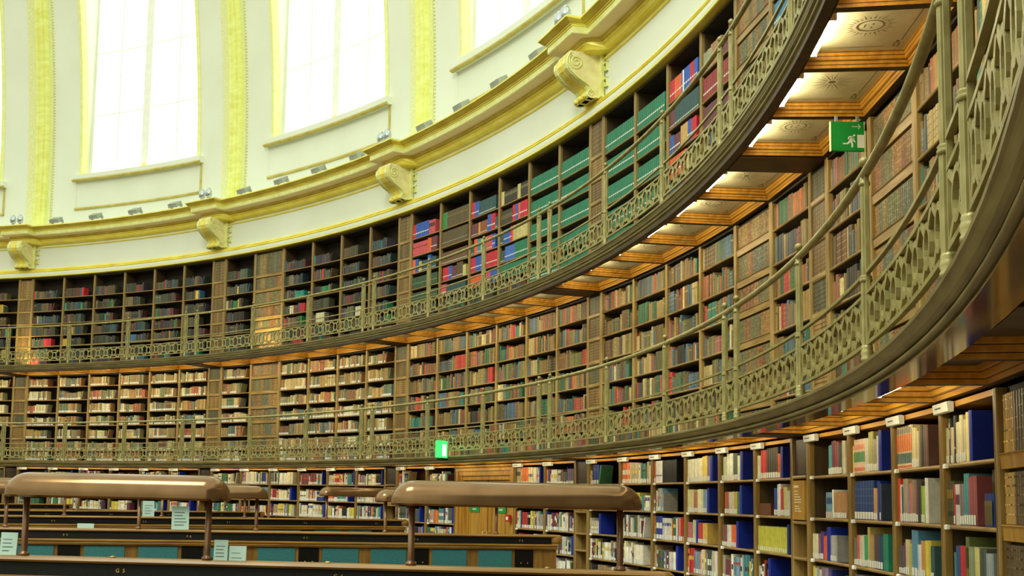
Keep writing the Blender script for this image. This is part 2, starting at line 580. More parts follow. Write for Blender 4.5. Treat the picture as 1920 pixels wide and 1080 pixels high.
# ------------------------------------------------------------------ bookcases
ZB = {0: 0.0, 1: 2.426, 2: 4.831}
TOP = {0: 2.296, 1: 4.648, 2: 7.19}
SHELF = {0: [1.95, 1.615, 1.285, 0.955, 0.63, 0.32, 0.08], 1: [4.35, 4.01, 3.68, 3.355, 3.03, 2.72, 2.47], 2: [6.66, 6.32, 5.99, 5.68, 5.40, 5.12, 4.875]}
SHELF_G = [6.61, 6.235, 5.86, 5.49, 5.15, 4.875]
RW = {0: R0, 1: R1, 2: R2}
FALSE = {(1, 2, 1), (1, 4, 4), (1, 5, 1), (2, 2, 1), (2, 4, 4), (0, 5, 4)}
DOORBAYS = {(0, 3, 2), (0, 3, 3)}


def halfw(lv):
    return RW[lv] * math.cos(HS * STEP) * TH - 0.002


def shelf_list(lv, k, j):
    if lv == 2 and (k, j) in ((3, 4), (3, 5), (4, 0), (4, 1)):
        return SHELF_G
    return SHELF[lv]


UPR = 0.026
DEPTH = 0.36
case_cache = {}


def case_meshes(lv, variant):
    key = (lv, variant)
    if key in case_cache:
        return case_cache[key]
    W = halfw(lv)
    z0, z1 = ZB[lv] + 0.003, TOP[lv]
    out = {}
    for s_ in (-1, 1):
        u = MB()
        xo, xi = s_ * W, s_ * (W - UPR)
        # a rounded front edge
        prof = [(xo, 0.0), (xo, 0.045), (xi, 0.045), (xi, 0.008), (xi + s_ * 0.006, 0.001), (xi + s_ * 0.012, -0.002)]
        if s_ > 0:
            prof = prof[::-1]
        u.extz(prof, z0, z1)
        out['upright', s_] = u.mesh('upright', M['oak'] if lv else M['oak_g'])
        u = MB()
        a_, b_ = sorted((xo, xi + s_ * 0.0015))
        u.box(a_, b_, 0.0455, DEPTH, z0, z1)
        out['side', s_] = u.mesh('side_panel', M['case_shade'])
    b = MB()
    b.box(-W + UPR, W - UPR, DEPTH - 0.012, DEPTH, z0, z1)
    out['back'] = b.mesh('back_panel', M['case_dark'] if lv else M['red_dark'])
    t = MB()
    zt = z1 - (0.03 if lv == 0 else 0.022)
    t.extx([(0.004, zt), (0.004, z1), (DEPTH - 0.013, z1), (DEPTH - 0.013, z1 - 0.02), (0.022, z1 - 0.02), (0.022, zt)][::-1], -W + UPR, W - UPR)
    out['top'] = t.mesh('top_rail', M['orange'] if lv == 0 else M['case_dark'])
    pl = MB()
    zl = SHELF_G[-1] if variant else SHELF[lv][-1]
    pl.box(-W + UPR, W - UPR, 0.014, 0.03, z0, zl - 0.014)
    out['plinth'] = pl.mesh('plinth', M['oak_h'])
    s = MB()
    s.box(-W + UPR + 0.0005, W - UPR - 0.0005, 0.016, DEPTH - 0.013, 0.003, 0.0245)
    out['shelf'] = s.mesh('shelf', M['case_shade'])  # body coloured dark for the shade under each shelf
    e = MB()
    e.extx([(0.012, 0.002), (0.006, 0.007), (0.004, 0.0135), (0.006, 0.020), (0.012, 0.025), (0.0158, 0.025), (0.0158, 0.002)][::-1], -W + UPR + 0.0005, W - UPR - 0.0005)
    out['edge'] = e.mesh('shelf_edge', M['oak_h'])
    case_cache[key] = out
    return out


def bay_name(lv, k, j):
    if k == 0:
        return f'{["second", "first"][j - 4]} {LEVEL[lv]} bay before first pier'
    return f'{ORD[j + 1]} {LEVEL[lv]} bay after {ORD[k]} pier'


CASE_LOOK = {0: 'oak bookcase of modern books', 1: 'oak bookcase of old bindings', 2: 'oak bookcase of old books'}
books = []          # every book to be built
sign_bays = []


# palettes -----------------------------------------------------------
P_OLD = [((134, 106, 58), 'brown'), ((104, 80, 48), 'dark brown'), ((112, 108, 62), 'olive'), ((84, 100, 72), 'grey green'), ((156, 80, 56), 'dull red'), ((134, 122, 70), 'khaki'), ((76, 82, 86), 'slate grey'),
         ((166, 132, 74), 'tan'), ((122, 86, 56), 'chestnut'), ((60, 104, 72), 'dark green'), ((96, 80, 60), 'umber'), ((150, 126, 76), 'fawn'), ((184, 66, 56), 'red'), ((182, 160, 104), 'buff'), ((84, 104, 108), 'blue grey'),
         ((146, 128, 80), 'drab'), ((120, 112, 72), 'lichen green'), ((134, 112, 64), 'hazel brown'), ((80, 108, 128), 'faded blue'), ((60, 122, 104), 'sea green'), ((206, 186, 128), 'parchment'), ((116, 94, 54), 'walnut brown'),
         ((96, 92, 60), 'moss green'), ((178, 110, 66), 'russet'), ((62, 56, 46), 'near-black brown'), ((148, 96, 84), 'faded rose')]
P_PALE = [((206, 190, 140), 'cream'), ((190, 168, 110), 'buff'), ((164, 116, 76), 'russet'), ((140, 130, 86), 'khaki'), ((168, 96, 68), 'red brown'), ((112, 122, 92), 'sage green'), ((214, 204, 164), 'ivory'), ((156, 132, 82), 'tan'),
          ((122, 116, 92), 'grey'), ((182, 146, 84), 'ochre'), ((126, 92, 60), 'brown'), ((98, 112, 104), 'slate green'), ((200, 176, 120), 'straw'), ((150, 138, 98), 'drab')]
P_DARK = [((66, 66, 50), 'dark olive'), ((48, 66, 54), 'dark green'), ((92, 52, 46), 'dark red'), ((78, 76, 54), 'olive'), ((44, 60, 66), 'dark blue'), ((96, 76, 50), 'brown'), ((62, 52, 44), 'dark brown'), ((112, 60, 54), 'maroon'),
          ((84, 96, 78), 'sage green'), ((70, 64, 74), 'dusky purple'), ((120, 104, 70), 'fawn'), ((90, 82, 60), 'khaki'), ((64, 84, 84), 'teal grey')]
P_DARK_X = [((200, 52, 58), 'bright red'), ((46, 146, 124), 'turquoise'), ((214, 206, 164), 'cream'), ((214, 172, 58), 'yellow'), ((60, 110, 140), 'blue'), ((50, 130, 76), 'green')]
P_MOD = [((238, 232, 214), 'white'), ((226, 216, 184), 'cream'), ((206, 200, 176), 'stone'), ((190, 180, 150), 'beige'), ((176, 172, 160), 'pale grey'), ((232, 226, 208), 'white'), ((232, 218, 172), 'cream'), ((46, 62, 142), 'blue'), ((178, 52, 44), 'red'), ((70, 138, 140), 'teal'), ((62, 112, 78), 'green'), ((150, 148, 138), 'grey'), ((136, 112, 142), 'lavender'), ((222, 118, 66), 'orange'),
         ((36, 34, 38), 'black'), ((206, 186, 78), 'yellow'), ((164, 136, 96), 'tan'), ((216, 210, 196), 'pale grey'), ((112, 60, 70), 'maroon'), ((226, 214, 190), 'ivory'), ((120, 150, 170), 'light blue'), ((84, 90, 70), 'olive')]
BLUE = ((26, 46, 150), 'royal blue')
RED, SETBLUE, ORANGE = ((200, 40, 58), 'red'), ((52, 92, 176), 'blue'), ((224, 96, 46), 'orange')
GREEN = ((40, 122, 88), 'green')
WHITE = (232, 230, 216)
DGREEN = ((62, 84, 56), 'dark green')
BROWN = ((96, 80, 48), 'brown')
CREAM = ((198, 184, 118), 'cream')
TEALS = ((52, 84, 84), 'dark teal')
DRED = ((150, 52, 52), 'dark red')
MAUVE = ((110, 58, 66), 'maroon')
PINK = ((206, 84, 88), 'rose red')
setband = [(0.30, 0.37, WHITE)]
lowband = [(0.10, 0.17, (200, 204, 190))]
oldband = [(0.72, 0.76, (150, 120, 60)), (0.2, 0.23, (150, 120, 60))]

# set rows of the upper gallery that stand out in the photo: (count, thickness, height, colour, bands)
SPEC = {}
def sp(lv, k, j, row, *items):
    SPEC[(lv, k, j, row)] = items
sp(2, 3, 0, 0, (2, .045, .27, RED, setband), (6, .075, .28, SETBLUE, setband), (4, .05, .26, PINK, [(0.5, 0.8, (60, 50, 44))]))
sp(2, 3, 0, 1, (10, .05, .25, PINK, [(0.6, 0.66, (70, 40, 40))]), (2, .06, .27, ORANGE, []), (4, .05, .27, MAUVE, setband))
sp(2, 3, 0, 2, (2, .045, .26, ORANGE, []), (2, .05, .26, SETBLUE, setband), (1, .03, .2, P_OLD[9], lowband), (2, .045, .2, ((200, 170, 60), 'yellow'), lowband), (4, .05, .2, TEALS, lowband), (2, .05, .27, SETBLUE, []), (4, .045, .22, TEALS, lowband))
sp(2, 3, 0, 3, (18, .047, .22, DGREEN, [(0.42, 0.47, (150, 160, 120))]))
sp(2, 3, 0, 4, (18, .047, .2, DGREEN, [(0.42, 0.47, (150, 160, 120))]))
sp(2, 3, 1, 0, (3, .055, .3, ((60, 130, 70), 'green'), []), (17, .042, .30, BROWN, [(0.66, 0.7, (150, 130, 70))]))
sp(2, 3, 1, 1, (21, .041, .28, BROWN, [(0.25, 0.29, (170, 170, 150))]))
sp(2, 3, 1, 2, (21, .041, .22, ((110, 76, 52), 'red brown'), lowband))
sp(2, 3, 1, 3, ('gap', .05), (4, .05, .25, RED, setband), (3, .035, .25, SETBLUE, setband), (4, .04, .23, MAUVE, lowband), (4, .05, .27, BROWN, lowband), (2, .05, .2, CREAM, []))
sp(2, 3, 1, 4, (4, .045, .22, PINK, setband), (14, .045, .2, TEALS, lowband))
sp(2, 3, 2, 0, (2, .05, .28, RED, setband), (3, .05, .27, SETBLUE, setband), (13, .043, .25, TEALS, lowband))
sp(2, 3, 2, 1, (6, .04, .22, MAUVE, lowband), (1, .06, .22, ((226, 160, 50), 'amber'), []), (6, .04, .22, ((140, 80, 50), 'russet'), lowband), (2, .06, .29, SETBLUE, setband), (3, .045, .28, RED, setband), (2, .04, .2, TEALS, lowband))
sp(2, 3, 2, 2, (2, .05, .2, TEALS, lowband), (2, .055, .27, ORANGE, []), (2, .06, .26, ((70, 130, 150), 'light blue'), lowband), (5, .035, .24, CREAM, []), (4, .05, .25, PINK, lowband), (2, .05, .25, SETBLUE, setband))
sp(2, 3, 2, 3, (3, .05, .26, RED, setband), (4, .055, .26, SETBLUE, setband), (1, .06, .26, RED, setband), (9, .05, .26, RED, setband))
sp(2, 3, 2, 4, (8, .05, .22, ORANGE, setband), (5, .05, .22, PINK, setband), (4, .06, .22, SETBLUE, setband))
sp(2, 3, 3, 0, (2, .05, .24, CREAM, []), (8, .055, .22, ((58, 54, 44), 'black'), [(0.6, .85, (120, 110, 70))]), (2, .05, .25, CREAM, []), (6, .05, .24, ((58, 54, 44), 'black'), [(0.6, .8, (120, 110, 70))]))
sp(2, 3, 3, 1, (7, .055, .24, ((74, 62, 46), 'dark brown'), [(0.4, .7, (110, 100, 60))]), (2, .05, .27, RED, setband), (2, .045, .27, SETBLUE, setband), (1, .05, .27, ORANGE, []), (5, .06, .27, RED, setband))
sp(2, 3, 3, 2, (2, .05, .22, TEALS, lowband), (4, .055, .24, SETBLUE, setband), (1, .05, .26, RED, setband), (1, .05, .25, ORANGE, []), (12, .042, .25, CREAM, []))
sp(2, 3, 3, 3, (3, .05, .2, TEALS, lowband), (7, .045, .25, ((70, 110, 190), 'light blue'), setband), (8, .055, .26, GREEN, setband))
sp(2, 3, 3, 4, (9, .1, .22, GREEN, setband))
for (k, j) in ((3, 4), (3, 5), (4, 0), (4, 1)):
    for row in range(5):
        sp(2, k, j, row, (15 if j != 1 else 14, .0595, .255 if row else .27, GREEN, [(0.33, 0.40, WHITE)]))
sp(2, 4, 2, 0, (2, .07, .27, RED, setband), (3, .07, .27, ORANGE, setband), (1, .04, .28, SETBLUE, setband), (1, .03, .28, P_MOD[0], []), (3, .06, .28, SETBLUE, setband), (2, .06, .28, RED, setband), (2, .05, .28, SETBLUE, setband))
sp(2, 4, 2, 1, (3, .05, .22, MAUVE, lowband), (14, .05, .26, TEALS, lowband))
sp(2, 4, 2, 2, (2, .06, .24, SETBLUE, setband), (4, .05, .22, MAUVE, [(0.3, .4, WHITE)]), (3, .07, .27, ((200, 160, 90), 'tan'), lowband), (2, .05, .27, SETBLUE, setband), (3, .05, .26, RED, setband))
sp(2, 4, 2, 3, (9, .055, .26, ORANGE, setband), (3, .05, .22, CREAM, []))
sp(2, 4, 3, 0, (5, .045, .24, ((150, 150, 120), 'grey'), []), (6, .05, .26, ((170, 130, 90), 'tan'), []), (4, .05, .22, MAUVE, []), (3, .05, .28, DRED, []))
sp(2, 4, 3, 1, (16, .054, .27, DRED, setband))
sp(2, 4, 3, 2, (17, .052, .25, MAUVE, []))
sp(2, 4, 5, 0, (14, .06, .3, ((60, 130, 170), 'blue'), setband))
sp(2, 4, 5, 1, (14, .06, .28, ((60, 130, 170), 'blue'), setband))

# the nearest ground-floor bays
lab = 'L'
W_ = ((230, 226, 210), 'white')
def C(r, g, b, nm):
    return ((r, g, b), nm)
ENDB = ('gap', .0)
sp(0, 5, 3, 0, (2, .03, .2, C(196, 190, 150, 'pale green'), lab), (1, .03, .25, C(60, 58, 54, 'black and white'), [(.55, .75, (200, 190, 160)), (.8, .9, (180, 176, 160))]), (2, .03, .2, C(214, 190, 160, 'peach'), lab), (1, .045, .26, C(48, 46, 40, 'dark patterned'), [(.3, .34, (200, 190, 160))]), (2, .03, .22, C(222, 214, 180, 'ivory'), lab), (1, .05, .255, C(232, 222, 170, 'cream'), lab), (2, .035, .23, C(206, 196, 160, 'buff'), lab), (1, .05, .26, C(228, 210, 140, 'pale yellow'), []), (1, .045, .265, BLUE, []))
sp(0, 5, 3, 1, (3, .04, .24, C(84, 80, 50, 'olive patterned'), [(.6, .8, (150, 120, 60)), (.2, .3, (50, 60, 50))]), (1, .035, .22, C(196, 70, 56, 'red'), lab), (2, .04, .22, C(214, 206, 200, 'white and maroon'), [(.5, .75, (110, 44, 70))]), (2, .04, .22, C(134, 122, 120, 'grey'), lab), (2, .04, .27, C(70, 140, 146, 'teal'), lab), (1, .04, .25, C(176, 84, 92, 'rose'), lab), (2, .045, .26, C(150, 80, 80, 'dusty pink'), lab), )
sp(0, 5, 3, 2, ('gap', .1), (1, .04, .18, C(60, 120, 130, 'teal'), []), (2, .04, .22, C(60, 76, 120, 'blue'), lab), (2, .05, .22, C(200, 50, 50, 'red'), lab), (1, .05, .27, C(110, 120, 60, 'olive'), [(.4, .8, (60, 66, 40))]), (3, .035, .22, C(140, 150, 110, 'sage'), lab), (2, .04, .22, C(214, 206, 130, 'pale yellow'), []), (3, .035, .22, C(84, 92, 84, 'grey green'), lab), (3, .035, .2, C(160, 170, 170, 'pale blue'), []))
sp(0, 5, 2, 0, (7, .046, .27, C(236, 216, 176, 'orange banded'), [(.02, .08, (226, 110, 80)), (.12, .36, (84, 116, 116)), (.40, .80, (240, 126, 50)), (.82, .95, (150, 142, 120))]), (2, .035, .25, C(232, 222, 170, 'cream'), lab), (1, .03, .24, C(226, 190, 90, 'yellow'), lab), (1, .04, .22, C(216, 200, 200, 'pale pink'), lab), (1, .035, .25, C(120, 110, 60, 'olive'), []), (1, .05, .24, C(40, 46, 52, 'black'), []), (2, .04, .25, C(110, 80, 70, 'brown'), []))
sp(0, 5, 2, 1, (1, .05, .28, C(206, 62, 44, 'bright red'), []), (1, .03, .24, C(214, 206, 190, 'white'), lab), (1, .035, .22, C(76, 92, 120, 'slate blue'), lab), (2, .045, .27, C(166, 150, 118, 'stone grey'), lab), (2, .03, .24, C(150, 130, 150, 'lavender'), lab), (1, .04, .24, C(214, 110, 80, 'orange'), lab), (2, .04, .26, C(138, 118, 100, 'taupe'), lab), (1, .04, .22, C(110, 60, 80, 'maroon'), lab), (2, .03, .25, C(60, 60, 50, 'black'), []), (2, .035, .22, C(160, 190, 80, 'lime green'), lab), (1, .05, .27, W_, []))
sp(0, 5, 2, 2, (3, .035, .18, C(90, 84, 90, 'grey'), lab), (1, .035, .2, C(110, 60, 70, 'maroon'), lab), (2, .04, .22, C(220, 196, 150, 'peach'), lab), (1, .05, .2, C(170, 170, 90, 'olive'), []), (2, .06, .28, C(90, 140, 170, 'sky blue'), lab), (2, .035, .2, C(214, 214, 210, 'white'), lab), (2, .04, .22, C(206, 150, 80, 'orange'), lab), (2, .05, .23, C(206, 190, 70, 'yellow'), []), (2, .03, .2, C(60, 90, 90, 'dark teal'), lab))
sp(0, 5, 1, 0, (1, .03, .2, C(226, 210, 140, 'pale yellow'), []), (6, .043, .24, C(230, 196, 164, 'green banded'), [(.05, .16, (232, 120, 90)), (.32, .62, (70, 150, 90)), (.7, .84, (236, 140, 110))]), (2, .04, .24, C(216, 214, 196, 'ivory'), lab), (2, .05, .28, C(170, 166, 90, 'yellow green'), lab), (2, .04, .22, C(150, 140, 130, 'grey'), lab), (1, .03, .24, C(220, 210, 180, 'cream'), lab), (1, .06, .28, BLUE, []))
sp(0, 5, 1, 1, ('gap', .03), (7, .062, .275, C(40, 66, 120, 'navy blue'), 'T'), (2, .04, .22, C(200, 150, 90, 'tan'), lab), (1, .05, .27, BLUE, []), (1, .03, .25, C(60, 70, 90, 'dark grey'), lab))
sp(0, 5, 1, 2, (2, .035, .2, C(110, 110, 96, 'grey'), lab), (2, .03, .22, C(196, 92, 84, 'rose'), lab), (3, .035, .22, C(204, 196, 170, 'ivory'), lab), (2, .04, .22, C(56, 150, 100, 'green'), lab), (1, .04, .28, C(190, 166, 90, 'mustard'), lab), (2, .05, .23, C(170, 140, 90, 'tan'), lab), (2, .045, .24, C(96, 70, 70, 'brown'), lab), (2, .05, .23, C(40, 70, 90, 'dark teal'), lab), (2, .045, .24, C(44, 130, 100, 'emerald'), []))
sp(0, 5, 0, 0, ('gap', .42), (2, .035, .23, C(70, 150, 156, 'turquoise'), lab), (2, .04, .26, C(110, 54, 68, 'maroon'), lab), (2, .045, .25, C(140, 70, 74, 'plum'), lab), (2, .035, .23, C(50, 80, 70, 'dark green'), lab), (2, .035, .25, C(226, 214, 180, 'cream'), []))
sp(0, 5, 0, 1, ('gap', .34), (3, .05, .2, C(110, 150, 170, 'light blue'), [(.55, .8, (50, 84, 130)), (.0, .25, (206, 190, 180))]), (1, .035, .22, W_, []), (7, .042, .2, C(170, 126, 80, 'tan'), lab))
sp(0, 5, 0, 2, (4, .035, .2, C(220, 212, 170, 'cream'), lab), (2, .03, .2, C(150, 90, 120, 'mauve'), lab), (2, .035, .22, C(80, 60, 130, 'purple'), lab), (2, .04, .19, C(226, 96, 60, 'orange'), []), (2, .045, .26, BLUE, []), (4, .035, .2, C(170, 166, 160, 'grey'), lab))
sp(0, 4, 5, 0, (3, .03, .22, C(232, 222, 200, 'ivory'), lab), (3, .05, .27, C(206, 50, 44, 'red'), lab), (5, .06, .28, C(66, 60, 48, 'black'), lab), (2, .035, .22, C(222, 96, 50, 'orange'), lab), (1, .05, .28, BLUE, []))
sp(0, 4, 5, 1, (1, .34, .11, C(108, 64, 36, 'brown box file'), []), ('gap', .1), (2, .04, .25, C(40, 70, 150, 'blue'), lab), (2, .04, .28, W_, lab), (2, .04, .24, C(190, 70, 70, 'red'), lab), (2, .04, .25, C(206, 196, 120, 'pale yellow'), lab), (2, .035, .22, C(214, 210, 196, 'ivory'), lab))
sp(0, 4, 5, 2, (15, .05, .23, C(196, 190, 70, 'lime yellow'), [(.04, .2, (226, 222, 170))]), (1, .05, .26, C(24, 50, 110, 'navy blue'), []))
sp(0, 4, 4, 0, (1, .04, .26, C(60, 66, 40, 'olive'), lab), (3, .035, .24, C(206, 210, 170, 'pale green'), lab), (4, .045, .27, W_, lab), (4, .03, .26, C(80, 100, 84, 'grey green'), lab), (2, .03, .24, C(220, 220, 190, 'ivory'), lab), (1, .07, .28, BLUE, []))
sp(0, 4, 4, 1, ('gap', .08), (3, .04, .22, C(176, 96, 66, 'russet'), lab), (4, .035, .22, C(206, 200, 180, 'ivory'), lab), (3, .03, .22, C(200, 170, 80, 'ochre'), lab), (2, .03, .22, C(80, 120, 90, 'green'), []), (1, .06, .28, BLUE, []))
sp(0, 4, 4, 2, (4, .035, .22, C(130, 84, 74, 'brown'), lab), (3, .04, .22, C(214, 206, 190, 'white'), lab), (3, .045, .22, C(222, 110, 60, 'orange'), lab), (1, .05, .26, BLUE, []))
sp(0, 4, 3, 0, (12, .036, .25, C(228, 222, 196, 'ivory'), lab), (3, .045, .27, C(224, 200, 90, 'yellow'), lab), (2, .04, .26, C(130, 110, 150, 'lilac'), lab), (1, .06, .27, BLUE, []))
sp(0, 4, 3, 1, (5, .035, .25, C(214, 208, 150, 'pale yellow'), lab), (3, .04, .22, C(190, 120, 100, 'rose'), lab), (4, .04, .25, C(220, 220, 170, 'cream'), lab), (3, .035, .23, C(130, 150, 180, 'light blue'), lab), (1, .06, .26, BLUE, []))
sp(0, 4, 3, 2, (4, .04, .22, C(190, 110, 110, 'rose'), lab), (2, .04, .25, C(190, 200, 160, 'pale green'), lab), (1, .07, .25, BLUE, []), (3, .045, .22, C(200, 70, 60, 'red'), lab), (4, .03, .22, C(220, 180, 90, 'ochre'), lab))
sp(0, 4, 2, 0, (1, .04, .25, C(190, 80, 50, 'russet'), lab), (4, .05, .26, C(230, 226, 220, 'white'), [(.3, .36, (80, 60, 150))]), (7, .06, .26, C(26, 24, 24, 'black'), []))


def add_book(lv, k, j, row, idx, x, z, t, h, d, col, cname, bands, label, tilt=0.0, yf=0.022):
    books.append(dict(lv=lv, k=k, j=j, row=row, idx=idx, x=x, z=z, t=t, h=h, d=d, col=col, cname=cname, bands=bands, label=label, tilt=tilt, yf=yf))


def vary(c, a):
    f = 1 + random.uniform(-a, a)
    return tuple(max(8, min(250, v * f)) for v in c)


def fill_shelf(lv, k, j, row, z, clear):
    W = halfw(lv) - UPR - 0.004
    x = -W
    idx = 0
    spec = SPEC.get((lv, k, j, row))
    if spec:
        for it in spec:
            if it[0] == 'gap':
                x += it[1]
                continue
            cnt, t, h, (col, cn), bands = it
            for q in range(cnt):
                if x + t > W:
                    break
                idx += 1
                label = bands == 'L' or bands == 'T'
                bl = [] if isinstance(bands, str) else bands
                if bands == 'T':
                    bl = [(.78, .8, (90, 110, 150)), (.6, .62, (90, 110, 150)), (.42, .44, (90, 110, 150))]
                add_book(lv, k, j, row, idx, x, z, t - 0.0012, min(h * random.uniform(.985, 1.015) if not bl else h, clear - 0.01), random.uniform(.19, .22), vary(col, .07 if not bl else .03), cn, bl, label)
                x += t
        return
    # free filling, after the look of that part of the room
    if lv == 0:
        pal, frac, lab_p = P_MOD, random.choice((.72, .8, .92, .98)), .85
        lo, hi, hlo, hhi = .022, .05, .16, .27
        if random.random() < .07:
            frac = .3
    elif lv == 1 and k <= 2:
        pal, lab_p = P_PALE, .7
        frac = random.choice((.66, .75, .82, .9)) if (k, j) not in ((1, 4), (1, 5), (2, 2), (2, 3)) else .93
        lo, hi, hlo, hhi = .028, .055, .17, .23
    elif lv == 1:
        pal, frac, lab_p = P_OLD, random.uniform(.9, 1.0), .0
        lo, hi, hlo, hhi = .026, .058, .18, .26
        if k >= 4:
            lo, hi = .03, .062
    elif k <= 2:
        pal, lab_p = P_DARK, .0
        frac = random.uniform(.55, .84)
        lo, hi, hlo, hhi = .03, .06, .17, .22
    else:
        pal, frac, lab_p = P_DARK, random.uniform(.8, .97), .0
        lo, hi, hlo, hhi = .03, .055, .19, .26
    end = -W + 2 * W * frac
    blue_end = lv == 0 and random.random() < .45
    if blue_end:
        end = min(end, W - .09)
    base = random.uniform(hlo + .25 * (hhi - hlo), hhi)
    while x < end:
        run = 1
        t = random.uniform(lo, hi)
        r = random.random()
        if r < (.3 if lv != 1 or k <= 2 else .2):
            run = random.randint(2, 6)
        (col, cn) = random.choice(pal)
        if lv == 2 and random.random() < .11:
            (col, cn) = random.choice(P_DARK_X)
        h = min(max(hlo, random.gauss(base, .018 if k <= 2 else .032)), hhi, clear - .012)
        bands = []
        if lv >= 1 and random.random() < .55:
            g = random.choice(((158, 128, 66), (126, 100, 54), (190, 168, 110), (60, 40, 30)))
            bands = [(.70, .76, g)] if random.random() < .5 else [(.82, .84, g), (.62, .64, g), (.40, .42, g), (.2, .22, g)]
        elif lv == 0 and random.random() < .5:
            g = random.choice(((240, 236, 220), (40, 40, 44), (200, 60, 50), (60, 80, 140), (220, 190, 90)))
            a = random.uniform(.4, .7)
            bands = [(a, a + random.uniform(.08, .25), g)]
        d = random.uniform(.16, .22)
        lb = random.random() < lab_p
        if x + t > end + .01 or x + t > W:
            break
        for q in range(run):
            if x + t > end + .01 or x + t > W:
                break
            idx += 1
            add_book(lv, k, j, row, idx, x, z, t - .0012, h if run > 1 else h, d, vary(col, .13), cn, bands, lb, yf=random.uniform(.02, .03))
            x += t
    # a leaning last book now and then
    if x < W - .16 and random.random() < .35 and not blue_end:
        idx += 1
        (col, cn) = random.choice(pal)
        t, h = random.uniform(.02, .035), min(hhi - .02, clear - .03)
        add_book(lv, k, j, row, idx, x + .004 + 0.0, z, t, h, .18, col, cn, [], False, tilt=-0.22)
    if blue_end:
        t = random.choice((.03, .045, .06))
        idx += 1
        add_book(lv, k, j, row, idx, x + .002, z, t - .002, min(.27, clear - .02), .21, BLUE[0], BLUE[1], [], False)


add_book(0, 5, 3, 1, 16, .215, 1.615 + .0135, .17, .285, .02, (50, 46, 28), 'dark picture-covered', [(.1, .9, (62, 56, 30)), (.5, .8, (84, 74, 36))], False, yf=.055)
add_book(0, 5, 3, 1, 17, .235, 1.615 + .0135, .15, .165, .02, (24, 56, 128), 'small blue', [(.06, .62, (92, 80, 40)), (.62, .78, (110, 96, 50))], False, yf=.012)
clipm = None
for lv in (0, 1, 2):
    bays = [b for b in BAYS if (lv == 0 and b[0] < 6) or (lv == 1) or (lv == 2 and (b[0] < 5 or b == (5, 0)))]
    for k, j in bays:
        kc = bay_k(k, j)
        loc, rz = frame_at(kc, RW[lv] * math.cos(HS * STEP))
        nm = bay_name(lv, k, j)
        if (lv, k, j) in DOORBAYS:
            continue
        if (lv, k, j) in FALSE:
            # a door faced with false book spines
            t = thing('false_bookcase', f'door dressed with rows of false book spines, {nm}', 'false bookcase', loc, rz, 'doors faced with false spines')
            W = halfw(lv)
            z0, z1 = ZB[lv] + .003, TOP[lv]
            for s_ in (-1, 1):
                u = MB()
                u.extz([(s_ * W, 0), (s_ * W, .05), (s_ * (W - .045), .05), (s_ * (W - .045), .004), (s_ * (W - .038), -.003)][::(-1 if s_ > 0 else 1)], z0, z1)
                u.build('stile', M['oak'], t)
            zs = [z1 - .03] + SHELF[lv]
            zs[-1] = max(zs[-1], z0 + .02)
            bk = MB()
            bk.box(-W + .0455, W - .0455, .046, .06, z0, z1)
            bk.build('door_panel', M['case_dark'], t)
            for i in range(len(zs) - 1):
                za, zb_ = zs[i + 1] + .03, zs[i] - .004
                ra = MB()
                ra.extx([(.004, zs[i + 1] + .018), (-.004, zs[i + 1] + .024), (.004, za), (.045, za), (.045, zs[i + 1] - .045), (.01, zs[i + 1] - .045), (.006, zs[i + 1] + .01)], -W + .0456, W - .0456)
                ra.build('rail', M['honey_d'] if lv == 0 else M['oak_h'], t)
                spn = MB()
                x = -W + .05
                top = zb_ - .055 if i else zb_
                while x < W - .075:
                    tt = random.uniform(.024, .045)
                    runs = random.randint(2, 5)
                    cc = random.choice(((146, 122, 68), (130, 106, 60), (112, 110, 72), (152, 114, 64), (112, 100, 68), (134, 92, 56), (98, 102, 82)) if lv else ((226, 182, 96), (232, 190, 104), (110, 90, 62), (220, 174, 90), (200, 160, 90)))
                    for q in range(runs):
                        if x + tt > W - .05:
                            break
                        c2 = vary(cc, .06)
                        spn.extz([(x, .045), (x, .028), (x + .25 * tt, .022), (x + .75 * tt - .001, .022), (x + tt - .001, .028), (x + tt - .001, .045)][::-1], za + .002, top - .003, c2)
                        for f in (.18, .36, .54, .72, .88):
                            zz = za + (top - za) * f
                            spn.quad([(x + .15 * tt, .0208, zz), (x + .85 * tt, .0208, zz), (x + .85 * tt, .0208, zz + .008), (x + .15 * tt, .0208, zz + .008)], tuple(v * 1.35 for v in c2) if random.random() < .6 else tuple(v * .6 for v in c2))
                        x += tt
                spn.build('spine_panel', M['false'], t)
            continue
        variant = 1 if shelf_list(lv, k, j) is SHELF_G else 0
        cm = case_meshes(lv, variant)
        look = CASE_LOOK[lv]
        if variant:
            look = 'oak bookcase of green bound sets'
        elif lv == 1 and k <= 2:
            look = 'oak bookcase of pale books'
        t = thing('bookcase', f'{look}, {nm}', 'bookcase', loc, rz, f'{LEVEL[lv]} bookcases')
        part('upright', cm['upright', -1], t)
        part('upright', cm['upright', 1], t)
        part('side_panel', cm['side', -1], t)
        part('side_panel', cm['side', 1], t)
        part('back_panel', cm['back'], t)
        part('top_rail', cm['top'], t)
        part('plinth', cm['plinth'], t)
        zz = shelf_list(lv, k, j)
        for row, z in enumerate(zz):
            s_ = part('shelf', cm['shelf'], t)
            s_.location = (0, 0, z - .0125)
            part('shelf_edge', cm['edge'], s_)
            clear = (TOP[lv] - (.045 if lv == 0 else .035) if row == 0 else zz[row - 1] - .0125) - (z + .0125)
            if lv == 0 and k >= 3 and row < 5:
                if clipm is None:
                    cmb = MB()
                    cmb.extx([(-.012, .0), (-.012, .02), (-.006, .026), (.004, .026), (.004, .0)][::-1], -.4, -.345)
                    clipm = cmb.mesh('shelf_label', M['white'])
                part('shelf_label', clipm, s_)
            fill_shelf(lv, k, j, row, z + .0135, clear)
        if lv == 0:
            sign_bays.append((k, j, loc, rz, nm))

